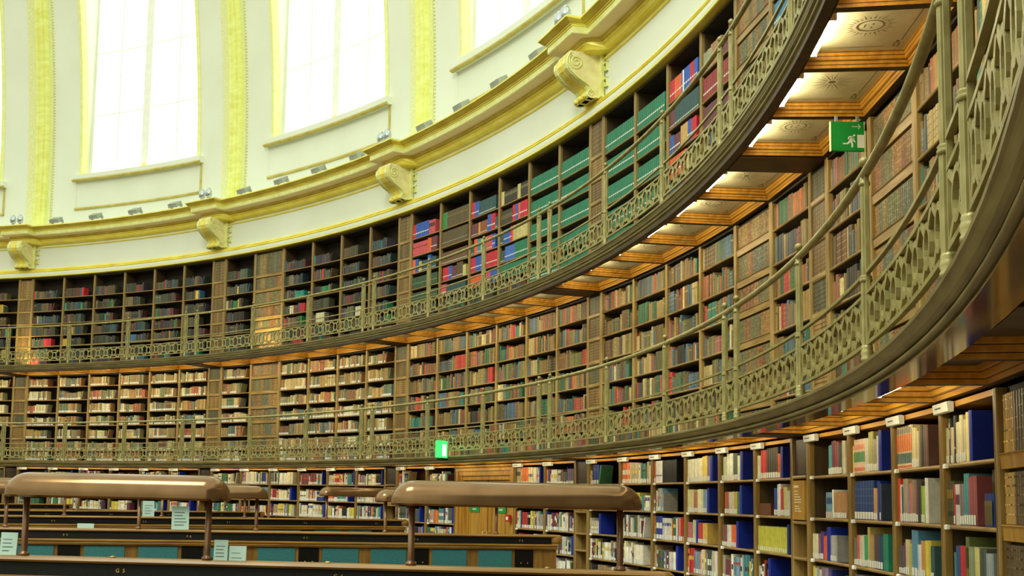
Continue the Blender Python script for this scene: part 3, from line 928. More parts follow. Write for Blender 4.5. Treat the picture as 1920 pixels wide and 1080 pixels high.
# ------------------------------------------------------------------ white signs over the ground-floor bays
sm = MB()
Wz = halfw(0)
sm.extx([(-.004, 2.240), (-.004, 2.292), (-.022, 2.297), (-.040, 2.294), (-.034, 2.242), (-.022, 2.238)][::-1], -Wz + .005, -Wz + .30)
signm = sm.mesh('bay_sign', M['white'])
sp_ = MB()
sp_.quad([(-Wz + .05, -.0375, 2.264), (-Wz + .17, -.0375, 2.264), (-Wz + .17, -.0385, 2.272), (-Wz + .05, -.0385, 2.272)])
sprint = sp_.mesh('printed_line', M['ink'])
for k, j, loc, rz, nm in sign_bays:
    o = link('bay_sign', signm)
    o.location = loc
    o.rotation_euler = (0, 0, rz)
    tag(o, f'small white subject sign at the top of {nm}', 'sign', 'white signs over the bays')
    part('printed_line', sprint, o)

# ------------------------------------------------------------------ piers of false spines
for lv in (0, 1, 2):
    for k in range(1, 7):
        if (lv == 0 and k > 5) or (lv == 2 and k > 5):
            continue
        loc, rz = frame_at(k, RW[lv])
        W = RW[lv] * DP * STEP - .004
        z0, z1 = ZB[lv] + .003, TOP[lv]
        if lv == 0:
            lb = f'narrow oak ground-floor pier with niches, {ORD[k]} pier from left'
        else:
            lb = f'narrow {LEVEL[lv]} pier of stacked false spines, {ORD[k]} from left'
        t = thing('book_pier', lb, 'pier', loc, rz, 'narrow piers between the bays')
        for s_ in (-1, 1):
            u = MB()
            u.extz([(s_ * W, .0), (s_ * W, .34), (s_ * (W - .035), .34), (s_ * (W - .035), .004), (s_ * (W - .03), -.003)][::(-1 if s_ > 0 else 1)], z0, z1)
            u.build('stile', M['oak'], t)
        zs = [z1] + SHELF[lv]
        if lv == 0:
            b = MB()
            b.box(-W + .0355, W - .0355, .20, .21, z0, z1)
            b.build('back_panel', M['case_dark'], t)
            b = MB()
            b.box(-W + .0355, W - .0355, .02, .04, 1.98, z1 - .02)
            b.build('door_panel', M['beam_dark'], t)
            b = MB()
            b.box(-W + .0355, W - .0355, .016, .036, 1.60, 1.93)
            bd = b.build('oak_panel', M['honey_d'], t)
            for z in (1.96, 1.58, 1.28, 1.05, .75, .45, .1):
                b = MB()
                b.extx([(-.004, z - .012), (-.008, z), (-.004, z + .012), (.19, z + .012), (.19, z - .012)][::-1], -W + .036, W - .036)
                b.build('shelf', M['oak_h'], t)
        else:
            b = MB()
            b.box(-W + .0355, W - .0355, .03, .045, z0, z1)
            b.build('back_panel', M['case_dark'], t)
            for i in range(len(zs) - 1):
                za, zb_ = zs[i + 1] + .02, zs[i] - .035
                ra = MB()
                ra.extx([(-.003, zs[i + 1] - .02), (-.003, zs[i + 1] + .012), (.006, za), (.029, za), (.029, zs[i + 1] - .034), (.006, zs[i + 1] - .034)][::-1], -W + .036, W - .036)
                ra.build('rail', M['oak_h'], t)
                spn = MB()
                tone = random.choice(((156, 122, 66), (142, 110, 60), (128, 104, 60))) if lv == 2 or i % 3 else (104, 98, 66)
                x = -W + .04
                while x < W - .05:
                    tt = random.uniform(.03, .05)
                    tt = min(tt, W - .04 - x)
                    c2 = vary(tone, .14)
                    spn.extz([(x, .029), (x, .018), (x + .25 * tt, .013), (x + .75 * tt, .013), (x + tt - .001, .018), (x + tt - .001, .029)][::-1], za + .004, zb_ - .002, c2)
                    nb = 7
                    for q in range(nb):
                        zz = za + (zb_ - za) * (q + .6) / nb
                        spn.quad([(x + .05 * tt, .0118, zz), (x + .95 * tt, .0118, zz), (x + .95 * tt, .0118, zz + .008), (x + .05 * tt, .0118, zz + .008)], tuple(v * .55 for v in c2))
                    x += tt
                spn.build('spine_panel', M['false'], t)

# the printed board on the ground-floor pier beside the nearest bays
loc, rz = frame_at(5, R0)
t = thing('notice_board', 'tan notice board with white printed lines on the fifth ground-floor pier', 'sign', loc, rz)
b = MB()
b.extx([(-.012, 1.602), (-.016, 1.606), (-.016, 1.926), (-.012, 1.93), (.012, 1.93), (.012, 1.602)][::-1], -.158, .158)
b.build('panel', M['honey_d'], t)
b = MB()
for i, (zz, x0, x1, hh) in enumerate(((1.872, -.10, .02, .018), (1.838, -.09, .0, .008), (1.812, -.09, .01, .008), (1.790, -.09, .06, .008), (1.768, -.09, .08, .008), (1.746, -.09, .08, .008),
                                      (1.712, -.08, .02, .008), (1.692, -.08, .06, .008), (1.672, -.08, .08, .008))):
    b.quad([(x0, -.0165, zz), (x1, -.0165, zz), (x1, -.0165, zz + hh), (x0, -.0165, zz + hh)])
b.build('printed_text', M['ink_w'], t)

# ------------------------------------------------------------------ books
HK = {}


def book_geo(mb, b, T):
    x0, t, h, d, yf, z = b['x'], b['t'], b['h'], b['d'], b['yf'], b['z']
    x1 = x0 + t
    e = min(.007, t * .2)
    prof = [(x0, yf + d), (x0, yf + e), (x0 + .22 * t, yf), (x1 - .22 * t, yf), (x1, yf + e), (x1, yf + d)]
    tl = b['tilt']
    sh = h * math.sin(abs(tl)) if tl else 0

    def P(x, y, zz):
        if tl:
            u, v = x - x0, zz - z
            x, zz = x0 + u * math.cos(tl) - v * math.sin(tl) , z + (u * math.sin(tl) + v * math.cos(tl)) + t * math.sin(-tl)
        return T((x, y, zz))
    b0 = len(mb.v)
    for zz in (z, z + h):
        mb.v.extend(P(x, y, zz) for x, y in prof)
    c = b['col']
    for i in range(6):
        j = (i + 1) % 6
        mb.face((b0 + j, b0 + i, b0 + 6 + i, b0 + 6 + j), c)
    pg = (206, 196, 166)
    mb.face([b0 + 6 + i for i in range(5, -1, -1)], tuple((u * .5 + v * .5) for u, v in zip(c, pg)))
    mb.face([b0 + i for i in range(6)], c)
    for f0, f1, bc in b['bands']:
        q = [(x0 + .1 * t, f0), (x1 - .1 * t, f0), (x1 - .1 * t, f1), (x0 + .1 * t, f1)]
        q0 = len(mb.v)
        mb.v.extend(P(x, yf - .0006 + (e * .45 - .0006 if False else 0), z + h * f) for x, f in q)
        mb.face((q0, q0 + 1, q0 + 2, q0 + 3), bc)
    return P


def label_quad(mb, b, P):
    x0, t, h, yf, z = b['x'], b['t'], b['h'], b['yf'], b['z']
    q0 = len(mb.v)
    hh = min(.05, .2 * h)
    mb.v.extend(P(x, yf - .0012, zz) for x, zz in ((x0 + .08 * t, z + .006), (x0 + .92 * t, z + .006), (x0 + .92 * t, z + .006 + hh), (x0 + .08 * t, z + .006 + hh)))
    mb.face((q0, q0 + 1, q0 + 2, q0 + 3), (228, 226, 214))


def case_T(b):
    kc = bay_k(b['k'], b['j'])
    (lx, ly, _), rz = frame_at(kc, RW[b['lv']] * math.cos(HS * STEP))
    cz, sz = math.cos(rz), math.sin(rz)
    return (lx, ly, rz), (lambda p: (lx + p[0] * cz - p[1] * sz, ly + p[0] * sz + p[1] * cz, p[2]))


for b in books:
    _, T = case_T(b)
    ps = [project(T((b['x'] + u * b['t'], b['yf'], b['z'] + v * b['h']))) for u, v in ((0, 0), (1, 0), (1, 1), (0, 1))]
    b['area'] = 0
    if any(p is None for p in ps):
        continue
    mx = sum(p[0] for p in ps) / 4
    my = sum(p[1] for p in ps) / 4
    if not (2 < mx < 1918 and 2 < my < 1078):
        continue
    a = abs(sum(ps[i][0] * ps[(i + 1) % 4][1] - ps[(i + 1) % 4][0] * ps[i][1] for i in range(4))) / 2
    if b['lv'] == 0 and b['k'] < 3 and my > 880 + 20:
        a *= .3
    if b['lv'] == 1 and b['z'] < 2.75:
        a *= .4
    # behind the nearer gallery edge on the far right
    if b['lv'] == 1 and mx > 1700 and b['z'] < 3.4:
        a *= .3
    if b['lv'] == 0 and mx > 1868:
        a = 0
    b['area'] = a
order = sorted(range(len(books)), key=lambda i: -books[i]['area'])
single = set(order[:300])
mass = MB()
for i, b in enumerate(books):
    if i in single:
        continue
    _, T = case_T(b)
    P = book_geo(mass, b, T)
    if b['label']:
        label_quad(mass, b, P)
mo = mass.build('shelved_books', M['book'])
mo['kind'] = 'stuff'
mo['label'] = 'all the smaller books filling the farther shelves of the three tiers'
mo['category'] = 'books'
for i in order[:300]:
    b = books[i]
    (lx, ly, rz), T = case_T(b)
    bx, bz = b['x'] + b['t'] / 2, b['z']
    mb = MB()
    P = book_geo(mb, b, lambda p: (p[0] - bx, p[1], p[2] - bz))
    o = mb.build('book', M['book'])
    o.location = T((bx, 0, bz))
    o.rotation_euler = (0, 0, rz)
    cn = b['cname']
    noun = '' if cn.endswith('file') else ' book'
    tag(o, f'{cn}{noun}, {ORD[min(b["idx"], 40)]} from left, {ORD[b["row"] + 1]} shelf, {bay_name(b["lv"], b["k"], b["j"])}', 'book',
        f'books in the {LEVEL[b["lv"]]} bays')
    if b['label']:
        lm = MB()
        label_quad(lm, b, P)
        part('spine_label', lm.mesh('spine_label', M['book']), o, 'white shelf-mark label')

# ------------------------------------------------------------------ gallery railings
EP = 0.0301


def post_mesh(zf, rad):
    p = MB()
    N = 20
    def fl(z0, z1, r):
        pr = []
        for i in range(N):
            a = 2 * PI * i / N
            q = r * (1.0 if i % 2 == 0 else .86)
            pr.append((q * math.cos(a), q * math.sin(a)))
        p.extz(pr, z0, z1)
    fl(zf + .08, zf + .405, .0255)
    fl(zf + .425, zf + .90, .0215)
    base = [(.031, 0), (.031, .018), (.027, .024), (.032, .04), (.028, .055), (.026, .06), (.028, .07), (.024, .082)]
    p.lathe([(r, zf + z) for r, z in base], 14)
    p.lathe([(r, zf + z) for r, z in ((.024, .395), (.031, .402), (.031, .412), (.027, .418), (.031, .424), (.024, .432))], 14)
    p.lathe([(r, zf + z) for r, z in ((.022, .885), (.028, .895), (.028, .902), (.022, .912), (.02, .94), (.016, .965))], 14)
    return p.mesh('rail_post', M['iron'])


def finial_mesh(zf):
    p = MB()
    p.sphere((0, 0, zf + 1.012), .026, 12)
    p.lathe([(.010, zf + .965), (.010, zf + .99), (.016, zf + .992)], 10)
    return p.mesh('ball_finial', M['iron'])


def lattice_mesh(rr, kc, k0, k1, zf, units):
    """openwork panel between two posts, made about the room axis at bay angle 0 (kc) and turned into place"""
    mb = MB()
    z0, z1, zu = zf + .085, zf + .335, zf + .44
    half = (k1 - k0) * STEP / 2
    m = .052 / rr
    a0, a1 = -half + m, half - m
    T_ = .009

    def P(u, z, dr):
        # u: angle, growing to the right as seen from the room
        return ((rr + dr) * math.sin(u), (rr + dr) * math.cos(u), z)

    def strip(pts_a, pts_b, closed):
        n_ = len(pts_a)
        b0 = len(mb.v)
        for (u, z), (u2, z2) in zip(pts_a, pts_b):
            mb.v.extend([P(u, z, -T_), P(u2, z2, -T_), P(u2, z2, T_), P(u, z, T_)])
        for i in range(n_ if closed else n_ - 1):
            j = (i + 1) % n_
            for q in range(4):
                r_ = (q + 1) % 4
                mb.face((b0 + 4 * i + q, b0 + 4 * i + r_, b0 + 4 * j + r_, b0 + 4 * j + q))

    def hbar(z, t, dr=.011):
        nseg = max(2, units)
        b0 = len(mb.v)
        for i in range(nseg + 1):
            u = a0 + (a1 - a0) * i / nseg
            mb.v.extend([P(u, z - t, -dr), P(u, z - t, dr), P(u, z + t, dr), P(u, z + t, -dr)])
        for i in range(nseg):
            for q in range(4):
                r_ = (q + 1) % 4
                mb.face((b0 + 4 * i + q, b0 + 4 * (i + 1) + q, b0 + 4 * (i + 1) + r_, b0 + 4 * i + r_))
    hbar(z0, .010)
    hbar(z1, .009)
    hbar(zu, .009)
    # upright end bars
    for u in (a0, a1):
        w_ = .011 / rr
        strip([(u - w_, zf + .085), (u - w_, zf + .93)], [(u + w_, zf + .085), (u + w_, zf + .93)], False)
    uw = (a1 - a0) / units
    hz = (z1 - z0) / 2
    zc = (z0 + z1) / 2
    for i in range(units):
        uc = a0 + uw * (i + .5)
        N = 14
        ea, eb = uw * .285, hz * .70
        ia, ib = uw * .285 - .026 / rr, hz * .70 - .026
        strip([(uc + ea * math.cos(2 * PI * q / N), zc + eb * math.sin(2 * PI * q / N)) for q in range(N)],
              [(uc + ia * math.cos(2 * PI * q / N), zc + ib * math.sin(2 * PI * q / N)) for q in range(N)], True)
        for sx in (-1, 1):
            for sz in (-1, 1):
                ax, az = uc + sx * ea * .62, zc + sz * eb * .76
                bx_, bz_ = uc + sx * uw * .5, zc + sz * hz
                w_ = .016
                strip([(ax - sx * w_ / rr, az + sz * .004), (bx_ - sx * w_ * 1.6 / rr, bz_)], [(ax + sx * w_ / rr, az - sz * .016), (bx_, bz_ - sz * w_ * 1.5)], False)
    return mb.mesh('lattice_panel', M['iron'])


for name, lv, rr, zf, kend, lbl in (('gallery_railing', 1, RAIL1, 2.4275, 7.0, 'bronze openwork railing along the edge of the lower gallery'),
                                    ('gallery_railing', 2, RAIL2, 4.8345, 6.99, 'bronze openwork railing along the edge of the upper gallery')):
    root = thing(name, lbl, 'railing', (0, 0, 0), 0, 'gallery railings')
    pm, fm = post_mesh(zf, rr), finial_mesh(zf)
    hr = MB()
    hr.tube([cyl(rr, .9 + (kend - .9) * i / 160 - .2, zf + .945) for i in range(161)], .0235, 10)
    hr.build('handrail', M['iron'], root)
    posts = []
    for k in range(1, 7):
        posts += [k - EP, k + EP, k + EP + (1 - 2 * EP) / 3, k + EP + (1 - 2 * EP) * 2 / 3]
    posts = [p for p in posts if p < kend - .2]
    if lv == 1:
        posts = [6.004 if abs(p - (6 - EP)) < 1e-6 else 6.086 if abs(p - (6 + EP)) < 1e-6 else p for p in posts]
    for p in posts:
        o = part('rail_post', pm, root)
        o.location = cyl(rr, p, 0)
        part('ball_finial', fm, o)
    big = lattice_mesh(rr, 0, 0, (1 - 2 * EP) / 3, zf, 7)
    small = lattice_mesh(rr, 0, 0, 2 * EP, zf, 1)
    for a, b in zip(posts[:-1], posts[1:]):
        me = small if b - a < .1 else big
        if abs((b - a) - (2 * EP if b - a < .1 else (1 - 2 * EP) / 3)) > 1e-4:
            me = lattice_mesh(rr, 0, a, b, zf, 1 if b - a < .1 else 7)
        o = part('lattice_panel', me, root)
        o.rotation_euler = (0, 0, ang((a + b) / 2) - PI / 2)
    o = part('lattice_panel', big, root)
    o.rotation_euler = (0, 0, ang(posts[0] - (1 - 2 * EP) / 6) - PI / 2)

# ------------------------------------------------------------------ frieze, cornice, consoles
KC0, KC1 = .5, 5.9
fz = MB()
fz.ring([(20.02, 7.42), (20.02, 8.1), (20.46, 8.1), (20.46, 7.42)], KC0, KC1, 90)
structure(fz.build('wall_frieze', M['cream']))
tr = structure(link('trim_3', None))
g = MB()
g.ring([(20.45, 7.215), (19.925, 7.215), (19.915, 7.225), (19.915, 7.245), (20.45, 7.245)], KC0, KC1, 100)
g.build('gilt_underside', M['gilt'], tr)
g = MB()
g.ring([(20.45, 7.246), (19.925, 7.246), (19.918, 7.27), (19.918, 7.315), (19.93, 7.335), (20.45, 7.335)], KC0, KC1, 100)
g.build('white_band', M['cream'], tr)
g = MB()
g.ring([(20.45, 7.336), (19.925, 7.336), (19.915, 7.35), (19.925, 7.365), (19.95, 7.372), (19.95, 7.388), (19.935, 7.396), (19.94, 7.41), (19.975, 7.418), (20.0, 7.43), (20.0, 7.45), (20.45, 7.45)], KC0, KC1, 100)
g.build('gilt_moulding', M['gilt'], tr)
# main cornice, broken forward over the consoles
CORN = [('gilt_bed_moulding', 'gilt', [(20.02, 7.985), (19.995, 7.99), (19.985, 8.01), (20.02, 8.02)]),
        ('gilt_bed_moulding', 'gilt', [(20.02, 8.06), (19.97, 8.065), (19.925, 8.085), (19.905, 8.12), (19.905, 8.145), (19.885, 8.155), (19.885, 8.185), (20.02, 8.185)]),
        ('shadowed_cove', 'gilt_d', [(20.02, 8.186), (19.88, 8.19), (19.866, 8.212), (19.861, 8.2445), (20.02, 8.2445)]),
        ('tan_soffit', 'tan', [(20.02, 8.245), (19.66, 8.245), (19.66, 8.25), (20.02, 8.25)]),
        ('pale_corona', 'gilt_p', [(20.02, 8.251), (19.655, 8.251), (19.65, 8.26), (19.65, 8.345), (20.02, 8.345)]),
        ('gilt_fillet', 'gilt', [(20.02, 8.346), (19.64, 8.346), (19.635, 8.37), (19.615, 8.372), (19.612, 8.383), (20.02, 8.383)]),
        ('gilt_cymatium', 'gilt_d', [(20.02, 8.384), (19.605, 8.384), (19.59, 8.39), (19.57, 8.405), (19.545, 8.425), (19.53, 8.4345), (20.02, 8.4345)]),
        ('gilt_edge', 'gilt', [(20.02, 8.435), (19.525, 8.435), (19.52, 8.44), (19.52, 8.46), (20.02, 8.46)]),
        ('cornice_top', 'cream', [(20.6, 8.461), (19.53, 8.461), (19.53, 8.468), (20.6, 8.49)])]
tc_ = structure(link('trim_4', None))
for nm, mt, pr in CORN:
    g = MB()
    g.ring(pr, KC0, KC1, 110)
    g.build(nm, M[mt], tc_)
# ressauts
HWR = .08
for k in range(1, 6):
    br = thing('cornice_console', f'gilt scroll console carrying the cornice over the {ORD[k]} pier from left', 'console', (0, 0, 0), 0, 'gilt scroll consoles under the cornice')
    for nm, mt, pr in CORN:
        if pr[0][1] < 8.05 and nm.startswith('gilt_bed'):
            continue
        d = .22
        sh = [(r - d if r < 20.0 else 19.99 - d * 0 , z + .0012) for r, z in pr]
        if nm == 'cornice_top':
            sh = [(19.9, 8.4625 + .0012), (19.31, 8.4625), (19.31, 8.4695), (19.9, 8.480)]
        # swept with the returns narrowing under the overhang
        g = MB()
        b0 = 0
        m_ = len(sh)
        for e_ in (-1, 1):
            for r, z in sh:
                back = max(0.0, r - 19.30) if r < 19.95 else .0
                rr_ = min(r, 19.99)
                hw = HWR - (0.0 if nm == 'cornice_top' else min(.045, (max(r, 19.30) - 19.30) / (rr_ * STEP) * .55 if r < 19.95 else 0))
                g.v.append(cyl(rr_, k + e_ * hw, z))
        for q in range(m_):
            j = (q + 1) % m_
            g.face((q, m_ + q, m_ + j, j))
        g.face(range(m_))
        g.face(range(2 * m_ - 1, m_ - 1, -1))
        g.build('cornice_block', M[mt], br)
    # the scroll itself: an S profile in (depth, z) of a bracket .4 wide
    (lx, ly, _), rz = frame_at(k, 20.0)
    sc = link('scroll', None, br)
    sc.location = (lx, ly, 0)
    sc.rotation_euler = (0, 0, rz)
    def S(off):
        P_ = []
        ctr = [(-.50, 8.05), (-.555, 7.98), (-.56, 7.90), (-.53, 7.83), (-.46, 7.76), (-.38, 7.70), (-.29, 7.655), (-.22, 7.61), (-.19, 7.56), (-.22, 7.52), (-.245, 7.49), (-.235, 7.455), (-.20, 7.44), (-.14, 7.44)]
        return [(y - off, z) for y, z in ctr]
    body = MB()
    pr = [(-.02, 8.09)] + [(-.50, 8.09)] + S(0) + [(-.02, 7.45)]
    body.extx(pr[::-1], -.20, .20)
    body.build('console_body', M['stone'], sc)
    for xx, ww, mt, off in ((-.15, .035, 'gilt_p', .02), (.0, .06, 'gilt', .015), (.15, .035, 'gilt_p', .02)):
        q = MB()
        s1 = S(off)
        s2 = S(-.02)
        q.extx(([(s1[0][0], s1[0][1])] + s1[1:] + s2[::-1])[::-1], xx - ww, xx + ww)
        q.build('leaf_band', M[mt], sc)
    for s_ in (-1, 1):
        vo = MB()
        pth = []
        for i in range(34):
            a = i / 33 * 2.1 * 2 * PI
            r_ = .115 * (1 - i / 40)
            pth.append((s_ * .203, -.41 + r_ * math.cos(a + 2.2), 7.93 + r_ * math.sin(a + 2.2)))
        vo.tube(pth, .012, 6)
        pth = []
        for i in range(20):
            a = i / 19 * 1.5 * 2 * PI
            r_ = .05 * (1 - i / 26)
            pth.append((s_ * .203, -.17 + r_ * math.cos(a), 7.50 + r_ * math.sin(a)))
        vo.tube(pth, .008, 6)
        vo.tube([(s_ * .203, y + .012, z) for y, z in S(0)], .011, 6)
        vo.build('volute', M['gilt_p'], sc)
    bq = MB()
    for xx in (-.14, 0, .14):
        bq.sphere((xx, -.235, 7.475), .045, 8)
    bq.build('scroll_foot', M['gilt'], sc)
    bp = MB()
    bp.box(-.27, .27, -.05, .0, 7.45, 8.09)
    bp.build('backplate', M['gilt_p'], sc)
    ky = MB()
    for s_ in (-1, 1):
        for zb_ in (7.55, 7.78):
            x0 = s_ * .27
            for (ax, az, lx_, lz_) in ((0, .14, .10, .02), (.08, .02, .02, .14), (.03, .02, .06, .02), (.03, .02, .02, .07)):
                xa, xb = sorted((x0 + s_ * ax, x0 + s_ * (ax + lx_)))
                ky.box(xa, xb, -.02, .018, zb_ + az, zb_ + az + lz_)
    ky.build('key_pattern', M['gilt_p'], sc)
    # a pair of little spotlights on each break in the cornice
    for q in (-.012, .024):
        p_ = cyl(19.45, k + q, 8.474)
        s_ = thing('spotlight', f'small chrome spotlight, {"left" if q < 0 else "right"} of the pair above the {ORD[k]} console', 'spotlight', p_, ang(k) - PI / 2, 'chrome spotlights on the cornice')
        c_ = MB()
        c_.lathe([(.012, 0), (.012, .03), (.03, .05)], 8)
        c_.build('foot', M['grey'], s_)
        c_ = MB()
        c_.lathe([(.03, .05), (.07, .09), (.08, .15), (.075, .21), (.05, .26), (.02, .29)], 14)
        c_.build('reflector', M['chrome'], s_)

# floodlights along the cornice
fb = MB()
fb.extx([(-.13, .03), (-.17, .12), (.0, .22), (.05, .12)][::-1], -.14, .14)
fbm = fb.mesh('housing', M['grey'])
fy = MB()
fy.box(-.17, -.15, -.03, .03, 0, .13)
fy.box(.15, .17, -.03, .03, 0, .13)
fy.box(-.17, .17, -.03, .03, 0, .012)
fym = fy.mesh('bracket', M['grey'])
for k in range(1, 5):
    for q, off in enumerate((.18, .385, .592, .805)):
        f = thing('floodlight', f'grey floodlight on the cornice ledge, {ORD[q + 1]} of four after the {ORD[k]} console', 'floodlight', cyl(19.72, k + off, 8.4775), ang(k + off) - PI / 2, 'grey floodlights on the cornice')
        part('housing', fbm, f)
        part('bracket', fym, f)

# ------------------------------------------------------------------ dome wall with tall windows
def rw(z):
    return 20.40 - (.0165 * (z - 9.5) ** 2 if z > 9.5 else 0)


ZT = 18.2
WH = .297
wall = MB()
zl = [8.47, 9.0, 9.5, 9.96] + [9.96 + (ZT - 9.96) * (i + 1) / 14 for i in range(14)]


def patch(k0, k1, z_list, nk=4):
    b = len(wall.v)
    for z in z_list:
        for i in range(nk + 1):
            wall.v.append(cyl(rw(z), k0 + (k1 - k0) * i / nk, z))
    for r_ in range(len(z_list) - 1):
        for i in range(nk):
            wall.face((b + r_ * (nk + 1) + i, b + r_ * (nk + 1) + i + 1, b + (r_ + 1) * (nk + 1) + i + 1, b + (r_ + 1) * (nk + 1) + i), None, True)


WINS = [.5, 1.5, 2.5, 3.5, 4.5]
for kc in WINS:
    patch(kc - .5, kc - WH, zl)
    patch(kc + WH, kc + .5, zl)
    patch(kc - WH, kc + WH, zl[:4], 8)
    patch(kc - WH, kc + WH, [17.0, 17.6, ZT], 8)
structure(wall.build('wall_dome', M['cream']))
RG = 20.62
for wi, kc in enumerate(WINS):
    wr = structure(link(f'window_{wi + 1}', None))
    zj = [9.96 + (17.0 - 9.96) * i / 14 for i in range(15)]
    for s_ in (-1, 1):
        q = MB()          # gilt architrave on the reveal edge
        b = 0
        for z in zj:
            q.v.extend([cyl(rw(z) - .005, kc + s_ * (WH + .016), z), cyl(rw(z) - .02, kc + s_ * (WH + .006), z), cyl(rw(z) - .02, kc + s_ * WH, z), cyl(rw(z) + .03, kc + s_ * (WH - .004), z), cyl(rw(z) + .15, kc + s_ * (WH - .008), z), cyl(rw(z) + .15, kc + s_ * (WH + .04), z)])
        for i in range(14):
            for e in range(5):
                q.face((6 * i + e, 6 * i + e + 1, 6 * i + 7 + e, 6 * i + 6 + e))
        q.build('gilt_architrave', M['gilt_w'], wr)
        q = MB()
        for z in zj:
            q.v.extend([cyl(rw(z) + .14, kc + s_ * (WH - .006), z), cyl(RG + .03, kc + s_ * (WH - .02), z)])
        for i in range(14):
            q.face((2 * i, 2 * i + 1, 2 * i + 3, 2 * i + 2))
        q.build('reveal', M['cream'], wr)
        q = MB()
        q.ring([(RG - .05, 10.05), (RG + .03, 10.05), (RG + .03, 17.0), (RG - .05, 17.0)], kc + s_ * (WH - .02) - .006, kc + s_ * (WH - .02) + .006, 1)
        q.build('frame_side', M['cream'], wr)
    q = MB()
    q.ring([(20.36, 9.955), (20.36, 9.90), (RG + .05, 9.90), (RG + .05, 10.06), (RG - .04, 10.06)], kc - WH, kc + WH, 10)
    q.build('sill_slope', M['cream'], wr)
    q = MB()
    q.ring([(20.41, 9.80), (20.30, 9.80), (20.28, 9.83), (20.25, 9.84), (20.25, 9.955), (20.41, 9.965)], kc - .33, kc + .33, 10)
    q.build('window_sill', M['cream'], wr)
    q = MB()
    q.ring([(20.31, 9.772), (20.245, 9.785), (20.235, 9.81), (20.245, 9.835), (20.31, 9.80)], kc - .33, kc + .33, 10)
    q.build('sill_moulding', M['sill_g'], wr)
    q = MB()
    for z in (9.04,):
        q.ring([(20.41, z), (20.37, z), (20.36, z + .03), (20.37, z + .06), (20.41, z + .06)], kc - .325, kc + .325, 10)
    q.ring([(20.41, 9.04), (20.37, 9.04), (20.37, 9.8), (20.41, 9.8)], kc + .318, kc + .325, 1)
    q.build('panel_moulding', M['sill_g'], wr)
    q = MB()
    q.ring([(20.41, 9.04), (20.385, 9.04), (20.385, 9.8), (20.41, 9.8)], kc - .325, kc - .321, 1)
    q.build('panel_edge', M['cream'], wr)
    # centre mullion and thin glazing bars
    q = MB()
    q.ring([(RG - .09, 10.06), (RG - .09, 17.0), (RG + .03, 17.0), (RG + .03, 10.06)], kc - .018, kc + .018, 2)
    q.build('mullion', M['white'], wr)
    q = MB()
    q.sphere(cyl(RG - .07, kc, 10.08), .07, 10)
    q.build('gilt_boss', M['gilt'], wr)
    q = MB()
    for s_ in (-1, 1):
        kk = kc + s_ * .152
        q.ring([(RG - .012, 10.06), (RG - .012, 17.0), (RG + .01, 17.0), (RG + .01, 10.06)], kk - .003, kk + .003, 1)
        for z in (11.6, 13.3, 15.0):
            ka, kb = sorted((kc + s_ * .022, kc + s_ * .275))
            q.ring([(RG - .012, z), (RG - .012, z + .03), (RG + .01, z + .03), (RG + .01, z)], ka, kb, 3)
    q.build('glazing_bars', M['white'], wr)
    for s_ in (-1, 1):
        ka, kb = sorted((kc + s_ * .022, kc + s_ * (WH - .026)))
        q = MB()
        q.ring([(RG + .012, 10.06), (RG + .012, 17.0), (RG + .022, 17.0), (RG + .022, 10.06)], ka, kb, 4)
        q.build('pane', M['glass'], wr)

# gilt ribs rising between the windows
for k in range(1, 6):
    rb = structure(link(f'trim_{k + 4}', None))
    zz = [8.47 + (ZT - 8.47) * i / 20 for i in range(21)]
    def rib(name, mt, prof):
        q = MB()
        m_ = len(prof)
        for z in zz:
            for du, dr in prof:
                q.v.append(cyl(rw(z) + dr, k + du, z))
        for i in range(20):
            for e in range(m_ - 1):
                q.face((m_ * i + e, m_ * i + e + 1, m_ * (i + 1) + e + 1, m_ * (i + 1) + e))
        q.build(name, M[mt], rb)
    rib('fret_band', 'fret', [(-.066, .0), (-.066, -.03), (-.024, -.03)])
    rib('fret_band', 'fret', [(.036, -.03), (.054, -.03), (.054, .0)])
    rib('gilt_rib', 'gilt_r', [(-.024, -.03), (-.022, -.10), (-.012, -.11), (-.010, -.085), (.002, -.085), (.004, -.115), (.014, -.115), (.016, -.085), (.024, -.085), (.026, -.11), (.034, -.11), (.036, -.03)])
    bd = MB()
    for i in range(90):
        z = 8.5 + i * .075
        bd.sphere(cyl(rw(z) - .012, k + .060, z), .022, 6)
    bd.build('bead_string', M['gilt_p'], rb)

# ------------------------------------------------------------------ door on the ground floor
kd = 3.4995
(lx, ly, _), rz = frame_at(kd, R0 - .01)
dr = structure(link('door_1', None))
dr.location = (lx, ly, 0)
dr.rotation_euler = (0, 0, rz)
HWD = .985 - .04
q = MB()
for s_ in (-1, 1):
    a, b = sorted((s_ * HWD, s_ * (HWD - .09)))
    q.box(a, b, -.01, .2, 0.002, 2.2)
    a, b = sorted((s_ * (HWD - .09), s_ * (HWD - .16)))
    q.box(a, b, .02, .2, 0.002, 2.12)
    a, b = sorted((s_ * (HWD - .16), s_ * (HWD - .2)))
    q.box(a, b, .05, .2, 0.002, 2.06)
q.box(-HWD, HWD, -.015, .2, 2.2, 2.298)
q.box(-HWD + .09, HWD - .09, .01, .2, 2.12, 2.2)
q.box(-HWD + .16, HWD - .16, .04, .2, 2.05, 2.12)
q.build('door_frame', M['honey_d'], dr)
q = MB()
q.extx([(-.012, 2.24), (-.05, 2.262), (-.055, 2.29), (-.012, 2.298)][::-1], -HWD, HWD)
q.build('door_cornice', M['honey_d'], dr)
